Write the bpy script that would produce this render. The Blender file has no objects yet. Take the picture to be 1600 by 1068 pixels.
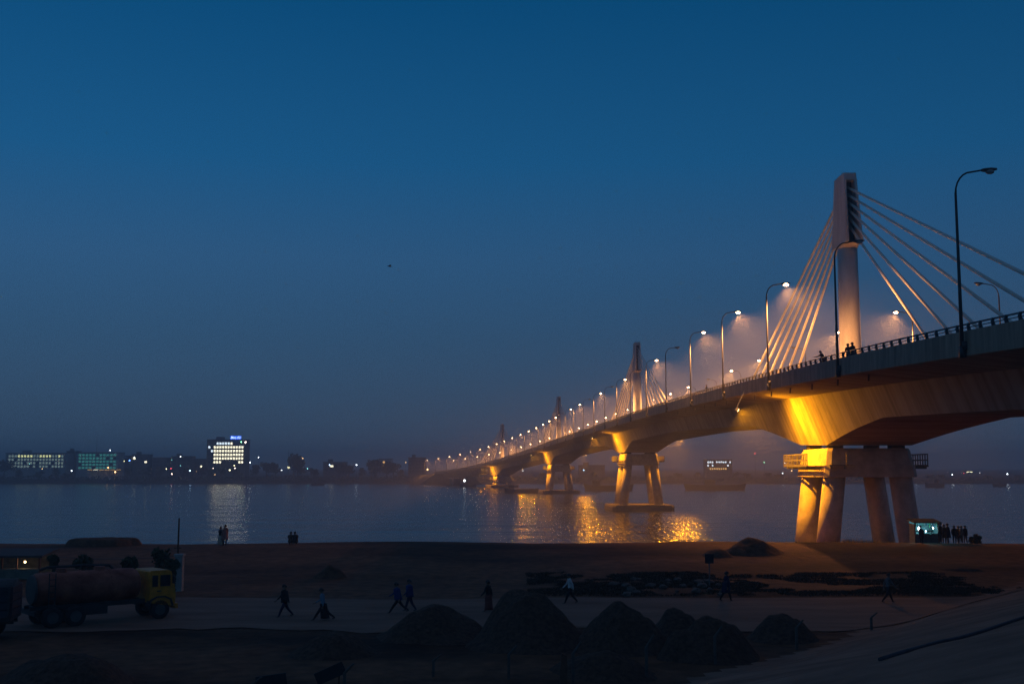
import bpy, bmesh, math, random
import numpy as np
from mathutils import Vector, Matrix, noise

R = math.radians
random.seed(7)
scene = bpy.context.scene
COL = scene.collection

# ------------------------------------------------------------------ camera
FPX = 1790.0                      # focal length in pixels of the 1600 px wide photograph
CAMZ = 12.0
PITCH = math.atan2(731.0 - 534.0, FPX)
cam_d = bpy.data.cameras.new('camera')
cam_d.sensor_width = 36.0
cam_d.lens = FPX / 1600.0 * 36.0
cam_d.clip_start = 0.3
cam_d.clip_end = 20000.0
cam = bpy.data.objects.new('camera', cam_d)
COL.objects.link(cam)
cam.location = (0, 0, CAMZ)
cam.rotation_euler = (R(90) + PITCH, 0, 0)
scene.camera = cam

# ------------------------------------------------------------------ sky
world = bpy.data.worlds.new('World')
scene.world = world
world.use_nodes = True
wn = world.node_tree.nodes
wl = world.node_tree.links
wn.clear()
w_out = wn.new('ShaderNodeOutputWorld')
w_bg = wn.new('ShaderNodeBackground')
w_sky = wn.new('ShaderNodeTexSky')
w_sky.sky_type = 'NISHITA'
w_sky.sun_disc = False
w_sky.sun_elevation = R(-2.0)
w_sky.sun_rotation = R(180)
w_sky.air_density = 1.0
w_sky.dust_density = 1.0
w_sky.ozone_density = 3.0
SKY_MIX = 0.988
w_tc = wn.new('ShaderNodeTexCoord')
w_sep = wn.new('ShaderNodeSeparateXYZ')
w_ramp = wn.new('ShaderNodeValToRGB')       # dusk air by elevation (sin of the angle above the horizon)
els = w_ramp.color_ramp.elements
stops = [(0.0, (0.040, 0.082, 0.144)), (0.05, (0.036, 0.081, 0.150)), (0.11, (0.029, 0.086, 0.174)), (0.18, (0.025, 0.096, 0.215)),
         (0.26, (0.009, 0.092, 0.232)), (0.39, (0.002, 0.066, 0.185)), (0.50, (0.010, 0.060, 0.160)), (0.65, (0.024, 0.056, 0.138)), (1.0, (0.040, 0.056, 0.115))]
els[0].position, els[0].color = stops[0][0], (*stops[0][1], 1)
els[1].position, els[1].color = stops[-1][0], (*stops[-1][1], 1)
for p, c in stops[1:-1]:
    e = els.new(p)
    e.color = (*c, 1)
w_mix = wn.new('ShaderNodeMix')
w_mix.data_type = 'RGBA'
w_mix.inputs[0].default_value = SKY_MIX
w_gain = wn.new('ShaderNodeMix')
w_gain.data_type = 'RGBA'
w_gain.blend_type = 'MULTIPLY'
w_gain.inputs[0].default_value = 1.0
w_gain.inputs[7].default_value = (1.0, 1.0, 1.0, 1)
wl.new(w_tc.outputs['Generated'], w_sep.inputs[0])
wl.new(w_sep.outputs['Z'], w_ramp.inputs[0])
wl.new(w_sky.outputs[0], w_gain.inputs[6])
wl.new(w_gain.outputs[2], w_mix.inputs[6])
wl.new(w_ramp.outputs[0], w_mix.inputs[7])
wl.new(w_mix.outputs[2], w_bg.inputs[0])
w_az = wn.new('ShaderNodeMath')            # the afterglow side of the sky, to the left, is a little brighter
w_az.operation = 'MULTIPLY_ADD'
w_az.inputs[1].default_value = -0.24
w_az.inputs[2].default_value = 1.0
wl.new(w_sep.outputs['X'], w_az.inputs[0])
wl.new(w_az.outputs[0], w_bg.inputs[1])
wl.new(w_bg.outputs[0], w_out.inputs[0])

vs = scene.view_settings
vs.view_transform = 'Standard'
vs.look = 'None'
vs.exposure = 0.0
vs.gamma = 1.0
vs.use_curve_mapping = False
cy = scene.cycles
cy.use_denoising = True
try:
    cy.denoiser = 'OPENIMAGEDENOISE'
except Exception:
    pass
cy.denoising_prefilter = 'NONE'
cy.max_bounces = 4
cy.diffuse_bounces = 2
cy.glossy_bounces = 2
cy.transmission_bounces = 2
cy.volume_bounces = 0
cy.sample_clamp_indirect = 3.0
cy.use_light_tree = True

# ------------------------------------------------------------------ helpers
def at(px, py, Y):
    """world point seen at photograph pixel (px, py) at distance Y along the ground"""
    dx = (px - 800.0) / FPX
    dy = (534.0 - py) / FPX
    c, s = math.cos(PITCH), math.sin(PITCH)
    fy = c - dy * s
    fz = s + dy * c
    k = Y / fy
    return Vector((dx * k, Y, CAMZ + fz * k))

MATS = {}
def mat(name, col, rough=0.8, metal=0.0, var=0.25, scale=3.0, emit=None, estr=0.0, stretch=(1, 1, 1), bump=0.0,
        col2=None, spec=0.5, detail=6.0):
    if name in MATS:
        return MATS[name]
    m = bpy.data.materials.new(name)
    m.use_nodes = True
    nt = m.node_tree
    b = nt.nodes['Principled BSDF']
    b.inputs['Roughness'].default_value = rough
    b.inputs['Metallic'].default_value = metal
    b.inputs['Specular IOR Level'].default_value = spec
    if emit:
        b.inputs['Base Color'].default_value = (*col, 1)
        b.inputs['Emission Color'].default_value = (*emit, 1)
        b.inputs['Emission Strength'].default_value = estr
        m.cycles.emission_sampling = 'NONE'
    else:
        tc = nt.nodes.new('ShaderNodeTexCoord')
        mp = nt.nodes.new('ShaderNodeMapping')
        mp.inputs['Scale'].default_value = stretch
        nz = nt.nodes.new('ShaderNodeTexNoise')
        nz.inputs['Scale'].default_value = scale
        nz.inputs['Detail'].default_value = detail
        nz.inputs['Roughness'].default_value = 0.62
        rp = nt.nodes.new('ShaderNodeValToRGB')
        c2 = col2 or tuple(c * (1 + var) for c in col)
        rp.color_ramp.elements[0].position = 0.32
        rp.color_ramp.elements[1].position = 0.70
        rp.color_ramp.elements[0].color = (*[c * (1 - var) for c in col], 1)
        rp.color_ramp.elements[1].color = (*c2, 1)
        nt.links.new(tc.outputs['Object'], mp.inputs[0])
        nt.links.new(mp.outputs[0], nz.inputs[0])
        nt.links.new(nz.outputs[0], rp.inputs[0])
        nt.links.new(rp.outputs[0], b.inputs['Base Color'])
        if bump:
            bp = nt.nodes.new('ShaderNodeBump')
            bp.inputs['Strength'].default_value = bump
            bp.inputs['Distance'].default_value = 0.1
            nt.links.new(nz.outputs[0], bp.inputs['Height'])
            nt.links.new(bp.outputs[0], b.inputs['Normal'])
    MATS[name] = m
    return m

class MB:
    """collects faces for one mesh object"""
    def __init__(s):
        s.v = []; s.f = []; s.m = []
    def add(s, verts, faces, mi=0):
        o = len(s.v)
        s.v += [tuple(p) for p in verts]
        s.f += [tuple(i + o for i in f) for f in faces]
        s.m += [mi] * len(faces)
        return s
    def box(s, c, size, rot=None, mi=0, taper=1.0):
        hx, hy, hz = size[0] / 2, size[1] / 2, size[2] / 2
        vs_ = []
        for z in (-hz, hz):
            t = 1.0 if z < 0 else taper
            for x, y in ((-hx, -hy), (hx, -hy), (hx, hy), (-hx, hy)):
                p = Vector((x * t, y * t, z))
                if rot is not None:
                    p = rot @ p
                vs_.append(p + Vector(c))
        return s.add(vs_, [(0, 3, 2, 1), (4, 5, 6, 7), (0, 1, 5, 4), (1, 2, 6, 5), (2, 3, 7, 6), (3, 0, 4, 7)], mi)
    def tube(s, pts, rad, n=8, mi=0, caps=True):
        pts = [Vector(p) for p in pts]
        if not hasattr(rad, '__len__'):
            rad = [rad] * len(pts)
        rings = []
        prev = None
        for i, p in enumerate(pts):
            a = pts[max(0, i - 1)]
            b = pts[min(len(pts) - 1, i + 1)]
            d = (b - a).normalized()
            if prev is None:
                u = d.orthogonal().normalized()
            else:
                u = (prev - d * prev.dot(d))
                u = u.normalized() if u.length > 1e-6 else d.orthogonal().normalized()
            prev = u
            w = d.cross(u)
            rings.append([p + (u * math.cos(2 * math.pi * k / n) + w * math.sin(2 * math.pi * k / n)) * rad[i] for k in range(n)])
        vs_ = [q for r_ in rings for q in r_]
        fs = []
        for i in range(len(pts) - 1):
            for k in range(n):
                a = i * n + k; b = i * n + (k + 1) % n
                fs.append((a, b, b + n, a + n))
        if caps:
            fs.append(tuple(range(n - 1, -1, -1)))
            fs.append(tuple((len(pts) - 1) * n + k for k in range(n)))
        return s.add(vs_, fs, mi)
    def loft(s, rings, closed=True, caps=True, mi=0):
        n = len(rings[0])
        vs_ = [q for r_ in rings for q in r_]
        fs = []
        for i in range(len(rings) - 1):
            for k in range(n if closed else n - 1):
                a = i * n + k; b = i * n + (k + 1) % n
                fs.append((a, b, b + n, a + n))
        if caps and closed:
            fs.append(tuple(range(n - 1, -1, -1)))
            fs.append(tuple((len(rings) - 1) * n + k for k in range(n)))
        return s.add(vs_, fs, mi)
    def ball(s, c, r, nu=10, nv=6, mi=0, jit=0.0):
        if not hasattr(r, '__len__'):
            r = (r, r, r)
        rings = []
        for j in range(1, nv):
            t = math.pi * j / nv
            ring = []
            for k in range(nu):
                a = 2 * math.pi * k / nu
                q = 1 + (random.uniform(-jit, jit) if jit else 0)
                ring.append((c[0] + r[0] * q * math.sin(t) * math.cos(a), c[1] + r[1] * q * math.sin(t) * math.sin(a), c[2] - r[2] * q * math.cos(t)))
            rings.append(ring)
        vs_ = [(c[0], c[1], c[2] - r[2])] + [q for ring in rings for q in ring] + [(c[0], c[1], c[2] + r[2])]
        fs = [(0, 1 + (k + 1) % nu, 1 + k) for k in range(nu)]
        for j in range(nv - 2):
            for k in range(nu):
                a = 1 + j * nu + k; b = 1 + j * nu + (k + 1) % nu
                fs.append((a, b, b + nu, a + nu))
        top = len(vs_) - 1
        o = 1 + (nv - 2) * nu
        fs += [(o + k, o + (k + 1) % nu, top) for k in range(nu)]
        return s.add(vs_, fs, mi)
    def build(s, name, mats, parent=None, smooth=False, loc=None):
        me = bpy.data.meshes.new(name)
        me.from_pydata(s.v, [], s.f)
        if not isinstance(mats, (list, tuple)):
            mats = [mats]
        for m in mats:
            me.materials.append(m)
        if len(mats) > 1:
            me.polygons.foreach_set('material_index', s.m)
        if smooth:
            me.polygons.foreach_set('use_smooth', [True] * len(s.f))
        me.update()
        o = bpy.data.objects.new(name, me)
        COL.objects.link(o)
        if parent is not None:
            o.parent = parent
        if loc is not None:
            o.location = loc
        return o

def tag(o, label=None, cat=None, group=None, kind=None):
    if label: o['label'] = label
    if cat: o['category'] = cat
    if group: o['group'] = group
    if kind: o['kind'] = kind
    return o

def empty(name, loc=(0, 0, 0), rz=0.0):
    o = bpy.data.objects.new(name, None)
    COL.objects.link(o)
    o.location = loc
    o.rotation_euler = (0, 0, rz)
    o.empty_display_size = 0.5
    return o

def put(mesh_obj, name, parent=None, loc=None, rot=None, scale=None):
    """another object sharing the mesh of mesh_obj"""
    o = bpy.data.objects.new(name, mesh_obj.data if hasattr(mesh_obj, 'data') else mesh_obj)
    COL.objects.link(o)
    if parent is not None: o.parent = parent
    if loc is not None: o.location = loc
    if rot is not None: o.rotation_euler = rot
    if scale is not None: o.scale = scale
    return o

def copy_tree(o, parent=None):
    c = o.copy()
    COL.objects.link(c)
    c.parent = parent
    for ch in list(o.children):
        copy_tree(ch, c)
    return c

def interp(pts):
    xs = [p[0] for p in pts]; ys = [p[1] for p in pts]
    n = len(xs)
    m = []
    for i in range(n):
        a = max(0, i - 1); b = min(n - 1, i + 1)
        m.append((ys[b] - ys[a]) / (xs[b] - xs[a]))
    def f(x):
        x = min(max(x, xs[0]), xs[-1])
        i = 0
        while i < n - 2 and x > xs[i + 1]:
            i += 1
        h = xs[i + 1] - xs[i]
        t = (x - xs[i]) / h
        return ((1 + 2 * t) * (1 - t) ** 2 * ys[i] + t * (1 - t) ** 2 * h * m[i] + t * t * (3 - 2 * t) * ys[i + 1] + t * t * (t - 1) * h * m[i + 1])
    return f

def nz3(x, y, z=0.0):
    return noise.noise(Vector((x, y, z)))

ORD = ['first', 'second', 'third', 'fourth', 'fifth', 'sixth', 'seventh', 'eighth', 'ninth', 'tenth', 'eleventh', 'twelfth',
       'thirteenth', 'fourteenth', 'fifteenth', 'sixteenth', 'seventeenth', 'eighteenth', 'nineteenth', 'twentieth',
       'twenty-first', 'twenty-second', 'twenty-third', 'twenty-fourth', 'twenty-fifth', 'twenty-sixth', 'twenty-seventh',
       'twenty-eighth', 'twenty-ninth', 'thirtieth', 'thirty-first', 'thirty-second', 'thirty-third', 'thirty-fourth']

# ------------------------------------------------------------------ materials
def concrete_streak():
    m = bpy.data.materials.new('girder concrete')
    m.use_nodes = True
    nt = m.node_tree
    b = nt.nodes['Principled BSDF']
    b.inputs['Roughness'].default_value = 0.75
    b.inputs['Specular IOR Level'].default_value = 0.3
    tc = nt.nodes.new('ShaderNodeTexCoord')
    def nzn(sc, scale, det):
        mp = nt.nodes.new('ShaderNodeMapping'); mp.inputs['Scale'].default_value = sc
        n = nt.nodes.new('ShaderNodeTexNoise'); n.inputs['Scale'].default_value = scale; n.inputs['Detail'].default_value = det
        nt.links.new(tc.outputs['Object'], mp.inputs[0]); nt.links.new(mp.outputs[0], n.inputs[0])
        return n
    a = nzn((0.02, 1.0, 0.03), 1.1, 8)      # runs of water down the webs
    c = nzn((1, 1, 1), 0.35, 5)             # broad blotches
    d = nzn((1, 1, 1), 6.0, 8)              # grain
    mx = nt.nodes.new('ShaderNodeMath'); mx.operation = 'MULTIPLY_ADD'
    mx.inputs[1].default_value = 0.65
    nt.links.new(a.outputs[0], mx.inputs[0])
    m2 = nt.nodes.new('ShaderNodeMath'); m2.operation = 'MULTIPLY'; m2.inputs[1].default_value = 0.35
    nt.links.new(c.outputs[0], m2.inputs[0])
    nt.links.new(m2.outputs[0], mx.inputs[2])
    rp = nt.nodes.new('ShaderNodeValToRGB')
    rp.color_ramp.elements[0].position = 0.36; rp.color_ramp.elements[0].color = (0.11, 0.098, 0.085, 1)
    rp.color_ramp.elements[1].position = 0.62; rp.color_ramp.elements[1].color = (0.29, 0.265, 0.235, 1)
    nt.links.new(mx.outputs[0], rp.inputs[0])
    nt.links.new(rp.outputs[0], b.inputs['Base Color'])
    bp = nt.nodes.new('ShaderNodeBump'); bp.inputs['Strength'].default_value = 0.25; bp.inputs['Distance'].default_value = 0.05
    nt.links.new(d.outputs[0], bp.inputs['Height']); nt.links.new(bp.outputs[0], b.inputs['Normal'])
    return m

M_GIRD = concrete_streak()
M_CONC = mat('pale concrete', (0.38, 0.345, 0.31), 0.8, var=0.28, scale=0.9, bump=0.2)
M_PARA = mat('parapet concrete', (0.34, 0.22, 0.145), 0.85, var=0.4, scale=1.2, stretch=(0.3, 1.6, 0.25), bump=0.2)
M_PYL = mat('pylon concrete', (0.48, 0.44, 0.41), 0.75, var=0.2, scale=0.8, stretch=(1, 1, 0.25), bump=0.1)
M_ASPH = mat('worn deck surface', (0.07, 0.068, 0.064), 0.85, var=0.25, scale=8)
M_PAINT = mat('road paint', (0.6, 0.58, 0.52), 0.7, var=0.2, scale=4)
M_POLE = mat('lamp pole paint', (0.045, 0.042, 0.04), 0.55, 0.2, var=0.25, scale=6)
M_STEEL = mat('galvanised steel', (0.18, 0.18, 0.18), 0.5, 0.7, var=0.25, scale=6)
M_RAIL = mat('railing steel', (0.07, 0.07, 0.075), 0.5, 0.4, var=0.3, scale=5)
M_CABLE = mat('cable sheath', (0.76, 0.68, 0.56), 0.45, var=0.12, scale=2)
M_WET = mat('wet stained concrete', (0.10, 0.085, 0.07), 0.8, var=0.45, scale=0.8, bump=0.3)
M_SEAM = mat('joint mortar', (0.10, 0.09, 0.08), 0.9)
M_DARK = mat('dark gap', (0.02, 0.02, 0.02), 0.9)
M_LAMPON = mat('lit sodium lens', (0.8, 0.5, 0.3), 0.5, emit=(1.0, 0.58, 0.28), estr=40)
M_FLOODON = mat('lit flood lens', (0.8, 0.5, 0.2), 0.5, emit=(1.0, 0.55, 0.16), estr=16)
M_LENSOFF = mat('unlit lamp lens', (0.25, 0.24, 0.22), 0.2)
M_SOIL = None

# ------------------------------------------------------------------ terrain
TOE = Vector((4.5, 40.6)); TN = Vector((0.78, -0.626))
def gz(x, y):
    # bank profile away from the camera
    prof = GPROF(y)
    d = (x - TOE.x) * TN.x + (y - TOE.y) * TN.y
    n1 = nz3(x * 0.06, y * 0.09, 3.1) * 0.35 + nz3(x * 0.23, y * 0.3, 9.0) * 0.12 + nz3(x * 0.9, y * 0.9, 1.0) * 0.035
    z = prof
    if 80 < y < 170:
        z += nz3(x * 0.05, 7.7, 0) * 0.22 * (1 if y < 112 else 0.5)
    rough = 0.35 if 55 < y < 70 else 1.0
    if y > 88: rough = 0.6
    z += n1 * rough * 0.6
    s = d + 1.2 * nz3(x * 0.1, y * 0.1, 4.0)
    if s > 0 and y < 105:
        ramp = min(s * 0.27 * min(1.0, 0.3 + s / 6.0), 5.9)
        z = z * (1 - min(1, s / 14)) + (4.4 + 0.25 * n1) * min(1, s / 14) + ramp
    return z
GPROF = interp([(-80, 4.4), (0, 4.4), (50, 4.3), (60, 4.35), (70, 4.4), (81, 4.55), (86, 4.85), (92, 5.25), (96.5, 5.45), (103, 5.4), (108, 4.9), (116, 3.7), (126, 2.9),
                (146, 2.2), (156, 0.8), (166, -1.2), (180, -3)])

def soil_mat():
    m = bpy.data.materials.new('bank soil')
    m.use_nodes = True
    nt = m.node_tree
    b = nt.nodes['Principled BSDF']
    b.inputs['Roughness'].default_value = 0.95
    b.inputs['Specular IOR Level'].default_value = 0.15
    tc = nt.nodes.new('ShaderNodeTexCoord')
    def nzn(sc, scale, det):
        mp = nt.nodes.new('ShaderNodeMapping'); mp.inputs['Scale'].default_value = sc
        n = nt.nodes.new('ShaderNodeTexNoise'); n.inputs['Scale'].default_value = scale; n.inputs['Detail'].default_value = det
        nt.links.new(tc.outputs['Object'], mp.inputs[0]); nt.links.new(mp.outputs[0], n.inputs[0])
        return n
    a = nzn((0.35, 1, 1), 0.14, 6)
    c = nzn((1, 1, 1), 1.3, 8)
    rp = nt.nodes.new('ShaderNodeValToRGB')
    rp.color_ramp.elements[0].position = 0.38; rp.color_ramp.elements[0].color = (0.040, 0.017, 0.008, 1)
    rp.color_ramp.elements[1].position = 0.62; rp.color_ramp.elements[1].color = (0.175, 0.078, 0.038, 1)
    r2 = nt.nodes.new('ShaderNodeValToRGB')
    r2.color_ramp.elements[0].position = 0.3; r2.color_ramp.elements[0].color = (0.55, 0.55, 0.55, 1)
    r2.color_ramp.elements[1].position = 0.7; r2.color_ramp.elements[1].color = (1.25, 1.25, 1.25, 1)
    mx = nt.nodes.new('ShaderNodeMix'); mx.data_type = 'RGBA'; mx.blend_type = 'MULTIPLY'; mx.inputs[0].default_value = 1
    nt.links.new(a.outputs[0], rp.inputs[0]); nt.links.new(c.outputs[0], r2.inputs[0])
    nt.links.new(rp.outputs[0], mx.inputs[6]); nt.links.new(r2.outputs[0], mx.inputs[7])
    nt.links.new(mx.outputs[2], b.inputs['Base Color'])
    bp = nt.nodes.new('ShaderNodeBump'); bp.inputs['Strength'].default_value = 0.8; bp.inputs['Distance'].default_value = 0.12
    nt.links.new(c.outputs[0], bp.inputs['Height']); nt.links.new(bp.outputs[0], b.inputs['Normal'])
    return m
M_SOIL = soil_mat()

def steps(*segs):
    out = []
    for a, b, st in segs:
        n = max(1, int(round((b - a) / st)))
        out += [a + (b - a) * i / n for i in range(n)]
    out.append(segs[-1][1])
    return out
gxs = steps((-1800, -300, 150), (-300, -70, 15), (-70, 80, 0.75), (80, 300, 12), (300, 1800, 150))
gys = steps((-110, 8, 6), (8, 112, 0.75), (112, 180, 3))
me = MB()
nx = len(gxs)
gv = [(x, y, gz(x, y)) for y in gys for x in gxs]
gf = [(j * nx + i, j * nx + i + 1, (j + 1) * nx + i + 1, (j + 1) * nx + i) for j in range(len(gys) - 1) for i in range(nx - 1)]
me.add(gv, gf)
for i_, f_ in enumerate(me.f):
    cx_ = sum(me.v[k][0] for k in f_) / 4; cy_ = sum(me.v[k][1] for k in f_) / 4
    d_ = (cx_ - TOE.x) * TN.x + (cy_ - TOE.y) * TN.y + 1.2 * nz3(cx_ * 0.1, cy_ * 0.1, 4.0)
    me.m[i_] = 1 if d_ > 0.4 and cy_ < 100 else 0
M_SLOPE = mat('embankment sand', (0.25, 0.145, 0.095), 0.95, var=0.35, scale=0.45, bump=0.6, spec=0.15, detail=9)
tag(me.build('ground', [M_SOIL, M_SLOPE], smooth=True), 'dark earth river bank in the foreground', kind='structure')

# the beaten road along the foot of the bank
M_ROAD = mat('beaten road', (0.23, 0.135, 0.09), 0.95, var=0.3, scale=0.5, stretch=(0.3, 1, 1), bump=0.5, spec=0.15)
me = MB()
rxs = steps((-90, 46, 1.0))
rings = []
for x in rxs:
    e0 = 55.5 + 2.2 * nz3(x * 0.11, 5.0) + 0.9 * nz3(x * 0.5, 8.0)
    e1 = 68.6 + 0.8 * nz3(x * 0.09, 15.0) + 0.4 * nz3(x * 0.6, 18.0)
    if x > 20: e0 += (x - 20) * 0.5
    rings.append([(x, e0 + (e1 - e0) * k / 10, gz(x, e0 + (e1 - e0) * k / 10) + 0.035) for k in range(11)])
me.loft(rings, closed=False)
tag(me.build('dirt_road', M_ROAD, smooth=True), 'beaten dirt road crossing the dark foreground', kind='structure')

# ------------------------------------------------------------------ water
def water_mat():
    m = bpy.data.materials.new('river water')
    m.use_nodes = True
    nt = m.node_tree
    b = nt.nodes['Principled BSDF']
    b.inputs['Base Color'].default_value = (0.010, 0.013, 0.016, 1)
    b.inputs['Roughness'].default_value = 0.17
    b.inputs['IOR'].default_value = 1.33
    tc = nt.nodes.new('ShaderNodeTexCoord')
    def nzn(sc, scale, det, rough=0.55):
        mp = nt.nodes.new('ShaderNodeMapping'); mp.inputs['Scale'].default_value = sc
        n = nt.nodes.new('ShaderNodeTexNoise'); n.inputs['Scale'].default_value = scale; n.inputs['Detail'].default_value = det
        n.inputs['Roughness'].default_value = rough
        nt.links.new(tc.outputs['Object'], mp.inputs[0]); nt.links.new(mp.outputs[0], n.inputs[0])
        return n
    a = nzn((1.35, 1.0, 1), 0.36, 4, 0.5)
    e = nzn((0.22, 1.0, 1), 0.07, 3, 0.5)
    f = nzn((1.4, 0.14, 1), 1.0, 1, 0.4)       # short chop running across the current
    c = nzn((0.25, 1, 1), 0.02, 3)        # calm and ruffled bands
    mr = nt.nodes.new('ShaderNodeMapRange')
    mr.inputs[1].default_value = 0.35; mr.inputs[2].default_value = 0.65
    mr.inputs[3].default_value = 0.55; mr.inputs[4].default_value = 1.0
    nt.links.new(c.outputs[0], mr.inputs[0])
    bp = nt.nodes.new('ShaderNodeBump'); bp.inputs['Distance'].default_value = 0.75
    nt.links.new(mr.outputs[0], bp.inputs['Strength'])
    hm_ = nt.nodes.new('ShaderNodeMath'); hm_.operation = 'MULTIPLY_ADD'; hm_.inputs[1].default_value = 2.2
    h2_ = nt.nodes.new('ShaderNodeMath'); h2_.operation = 'MULTIPLY_ADD'; h2_.inputs[1].default_value = 0.40
    h3_ = nt.nodes.new('ShaderNodeMath'); h3_.operation = 'MULTIPLY'; h3_.inputs[1].default_value = 0.28
    nt.links.new(a.outputs[0], h3_.inputs[0])
    nt.links.new(f.outputs[0], h2_.inputs[0]); nt.links.new(h3_.outputs[0], h2_.inputs[2])
    nt.links.new(e.outputs[0], hm_.inputs[0]); nt.links.new(h2_.outputs[0], hm_.inputs[2])
    nt.links.new(hm_.outputs[0], bp.inputs['Height']); nt.links.new(bp.outputs[0], b.inputs['Normal'])
    return m
M_WATER = water_mat()
me = MB()
me.add([(-1900, 100, 0), (1900, 100, 0), (1900, 1000, 0), (-1900, 1000, 0)], [(0, 1, 2, 3)])
tag(me.build('river_water', M_WATER), 'wide calm river at dusk', kind='structure')

# far bank
me = MB()
fxs = steps((-1900, 1900, 20))
rings = []
for x in fxs:
    s0 = 900 + 14 * nz3(x * 0.01, 2.0) + 5 * nz3(x * 0.05, 3.0)
    rings.append([(x, s0 - 14, -1.5), (x, s0, 0.3), (x, s0 + 8, 1.8 + 0.6 * nz3(x * 0.03, 1)), (x, s0 + 60, 3.0), (x, 1400, 4.0), (x, 3000, 9.0)])
me.loft(rings, closed=False)
M_FAR = mat('far bank soil', (0.05, 0.045, 0.035), 0.95, var=0.3, scale=0.05, spec=0.1)
tag(me.build('far_bank_ground', M_FAR, smooth=True), 'low far bank of the river', kind='structure')

# ------------------------------------------------------------------ bridge
CX = interp([(-100, 36.5), (0, 39.2), (66, 39.9), (96, 40.1), (136, 40.4), (178, 40.4), (205, 40.2), (260, 39.4), (300, 38.4), (338, 37.0), (395, 33.8), (440, 31.0), (555, 22.6),
             (640, 10.5), (730, -6.2), (800, -25), (880, -53), (1000, -100)])
ZP = interp([(-100, 12.3), (-40, 15.2), (0, 17.0), (30, 18.4), (61, 19.95), (96, 21.25), (136, 22.3), (182, 23.25), (245, 24.0), (300, 24.2), (338, 24.15),
             (440, 23.4), (555, 21.6), (650, 18.4), (730, 15.0), (880, 8.2), (1000, 4.6)])
def frame(Y):
    h = 0.5
    t = Vector((CX(Y + h) - CX(Y - h), 2 * h, 0)).normalized()
    n = Vector((t.y, -t.x, 0))
    return Vector((CX(Y), Y, ZP(Y) - 1.0)), t, n          # z = road level
PIERS = [136.0, 338.0, 555.0, 730.0]
HW = 12.4
def depth(Y):
    d = min(abs(Y - p) for p in PIERS)
    if d < 6: return 6.6
    if d < 30:
        t = (d - 6) / 24
        return 6.6 - 2.7 * t + 0.35 * math.sin(math.pi * t) * -0.5
    t = min(1, (d - 30) / 70)
    return 3.9 - 0.5 * t
Y0, Y1 = -40.0, 862.0
stn = sorted(set([Y0 + i * 4.0 for i in range(int((Y1 - Y0) / 4) + 1)] + [p + s * o for p in PIERS for s in (-1, 1) for o in (6, 30)] + [Y1]))
def pt(Y, off, dz):
    c, t, n = frame(Y)
    return c + n * off + Vector((0, 0, dz))
bridge = empty('cable_stayed_bridge', (CX(136), 136, 0))
tag(bridge, 'long concrete cable-stayed bridge curving away across the river under orange lights', 'bridge')
BO = Vector((CX(136), 136, 0))
class PB(MB):
    """mesh whose world coordinates are stored relative to the bridge root"""
    def build(s, name, mats, parent=None, **k):
        s.v = [(x - BO.x, y - BO.y, z - BO.z) for x, y, z in s.v]
        return MB.build(s, name, mats, parent or bridge, **k)
g = PB()
rings = []
for Y in stn:
    d = depth(Y)
    bx = 7.0 - (d - 1.1) * 0.40
    prof = [(-12.05, -0.04), (-12.3, -0.5), (-7.0, -1.05), (-bx, -d), (bx, -d), (7.0, -1.05), (12.3, -0.5), (12.05, -0.04)]
    c, t, n = frame(Y)
    rings.append([c + n * x + Vector((0, 0, z)) for x, z in prof])
g.loft(rings)
girder = g.build('girder', M_GIRD)
# joints between the cast segments, thin dark seams a few millimetres proud of the webs
for k in range(40):
    Y = 60 + k * 7.0
    g = PB()
    q = []
    for yy in (Y - 0.03, Y + 0.03):
        d = depth(yy); bx = 7.0 - (d - 1.1) * 0.40
        q.append((pt(yy, -7.012, -1.07), pt(yy, -(bx + 0.012), -d + 0.01)))
    g.add([q[0][0], q[1][0], q[1][1], q[0][1]], [(0, 1, 2, 3)])
    g.build('segment_joint', M_SEAM, girder)
for side in (-1, 1):
    g = PB()
    rings = []
    for Y in stn:
        c, t, n = frame(Y)
        prof = [(12.08, -0.02), (12.06, 1.0), (12.38, 1.0), (12.42, -0.52), (12.31, -0.52), (12.31, -0.02)]
        if side < 0: prof = [(-x, z) for x, z in prof][::-1]
        rings.append([c + n * x + Vector((0, 0, z)) for x, z in prof])
    g.loft(rings)
    g.build('parapet', M_PARA)
g = PB()
rings = []
for Y in stn:
    c, t, n = frame(Y)
    rings.append([c + n * x + Vector((0, 0, z)) for x, z in ((-12.07, 0.0), (12.07, 0.0))])
g.loft(rings, closed=False)
roadway = g.build('roadway', M_ASPH)
g = PB()
for Y in range(0, 840, 9):
    for off in (-6.1, 6.1):
        g.add([pt(Y, off - 0.08, 0.006), pt(Y, off + 0.08, 0.006), pt(Y + 3, off + 0.08, 0.006), pt(Y + 3, off - 0.08, 0.006)], [(0, 1, 2, 3)])
tag(g.build('lane_marking', M_PAINT, roadway), kind='stuff')
# central kerb
g = PB()
rings = []
for Y in stn:
    c, t, n = frame(Y)
    rings.append([c + n * x + Vector((0, 0, z)) for x, z in ((-1.6, 0.004), (-1.5, 0.25), (1.5, 0.25), (1.6, 0.004))])
g.loft(rings, closed=False)
g.build('median_kerb', M_CONC)

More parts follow.
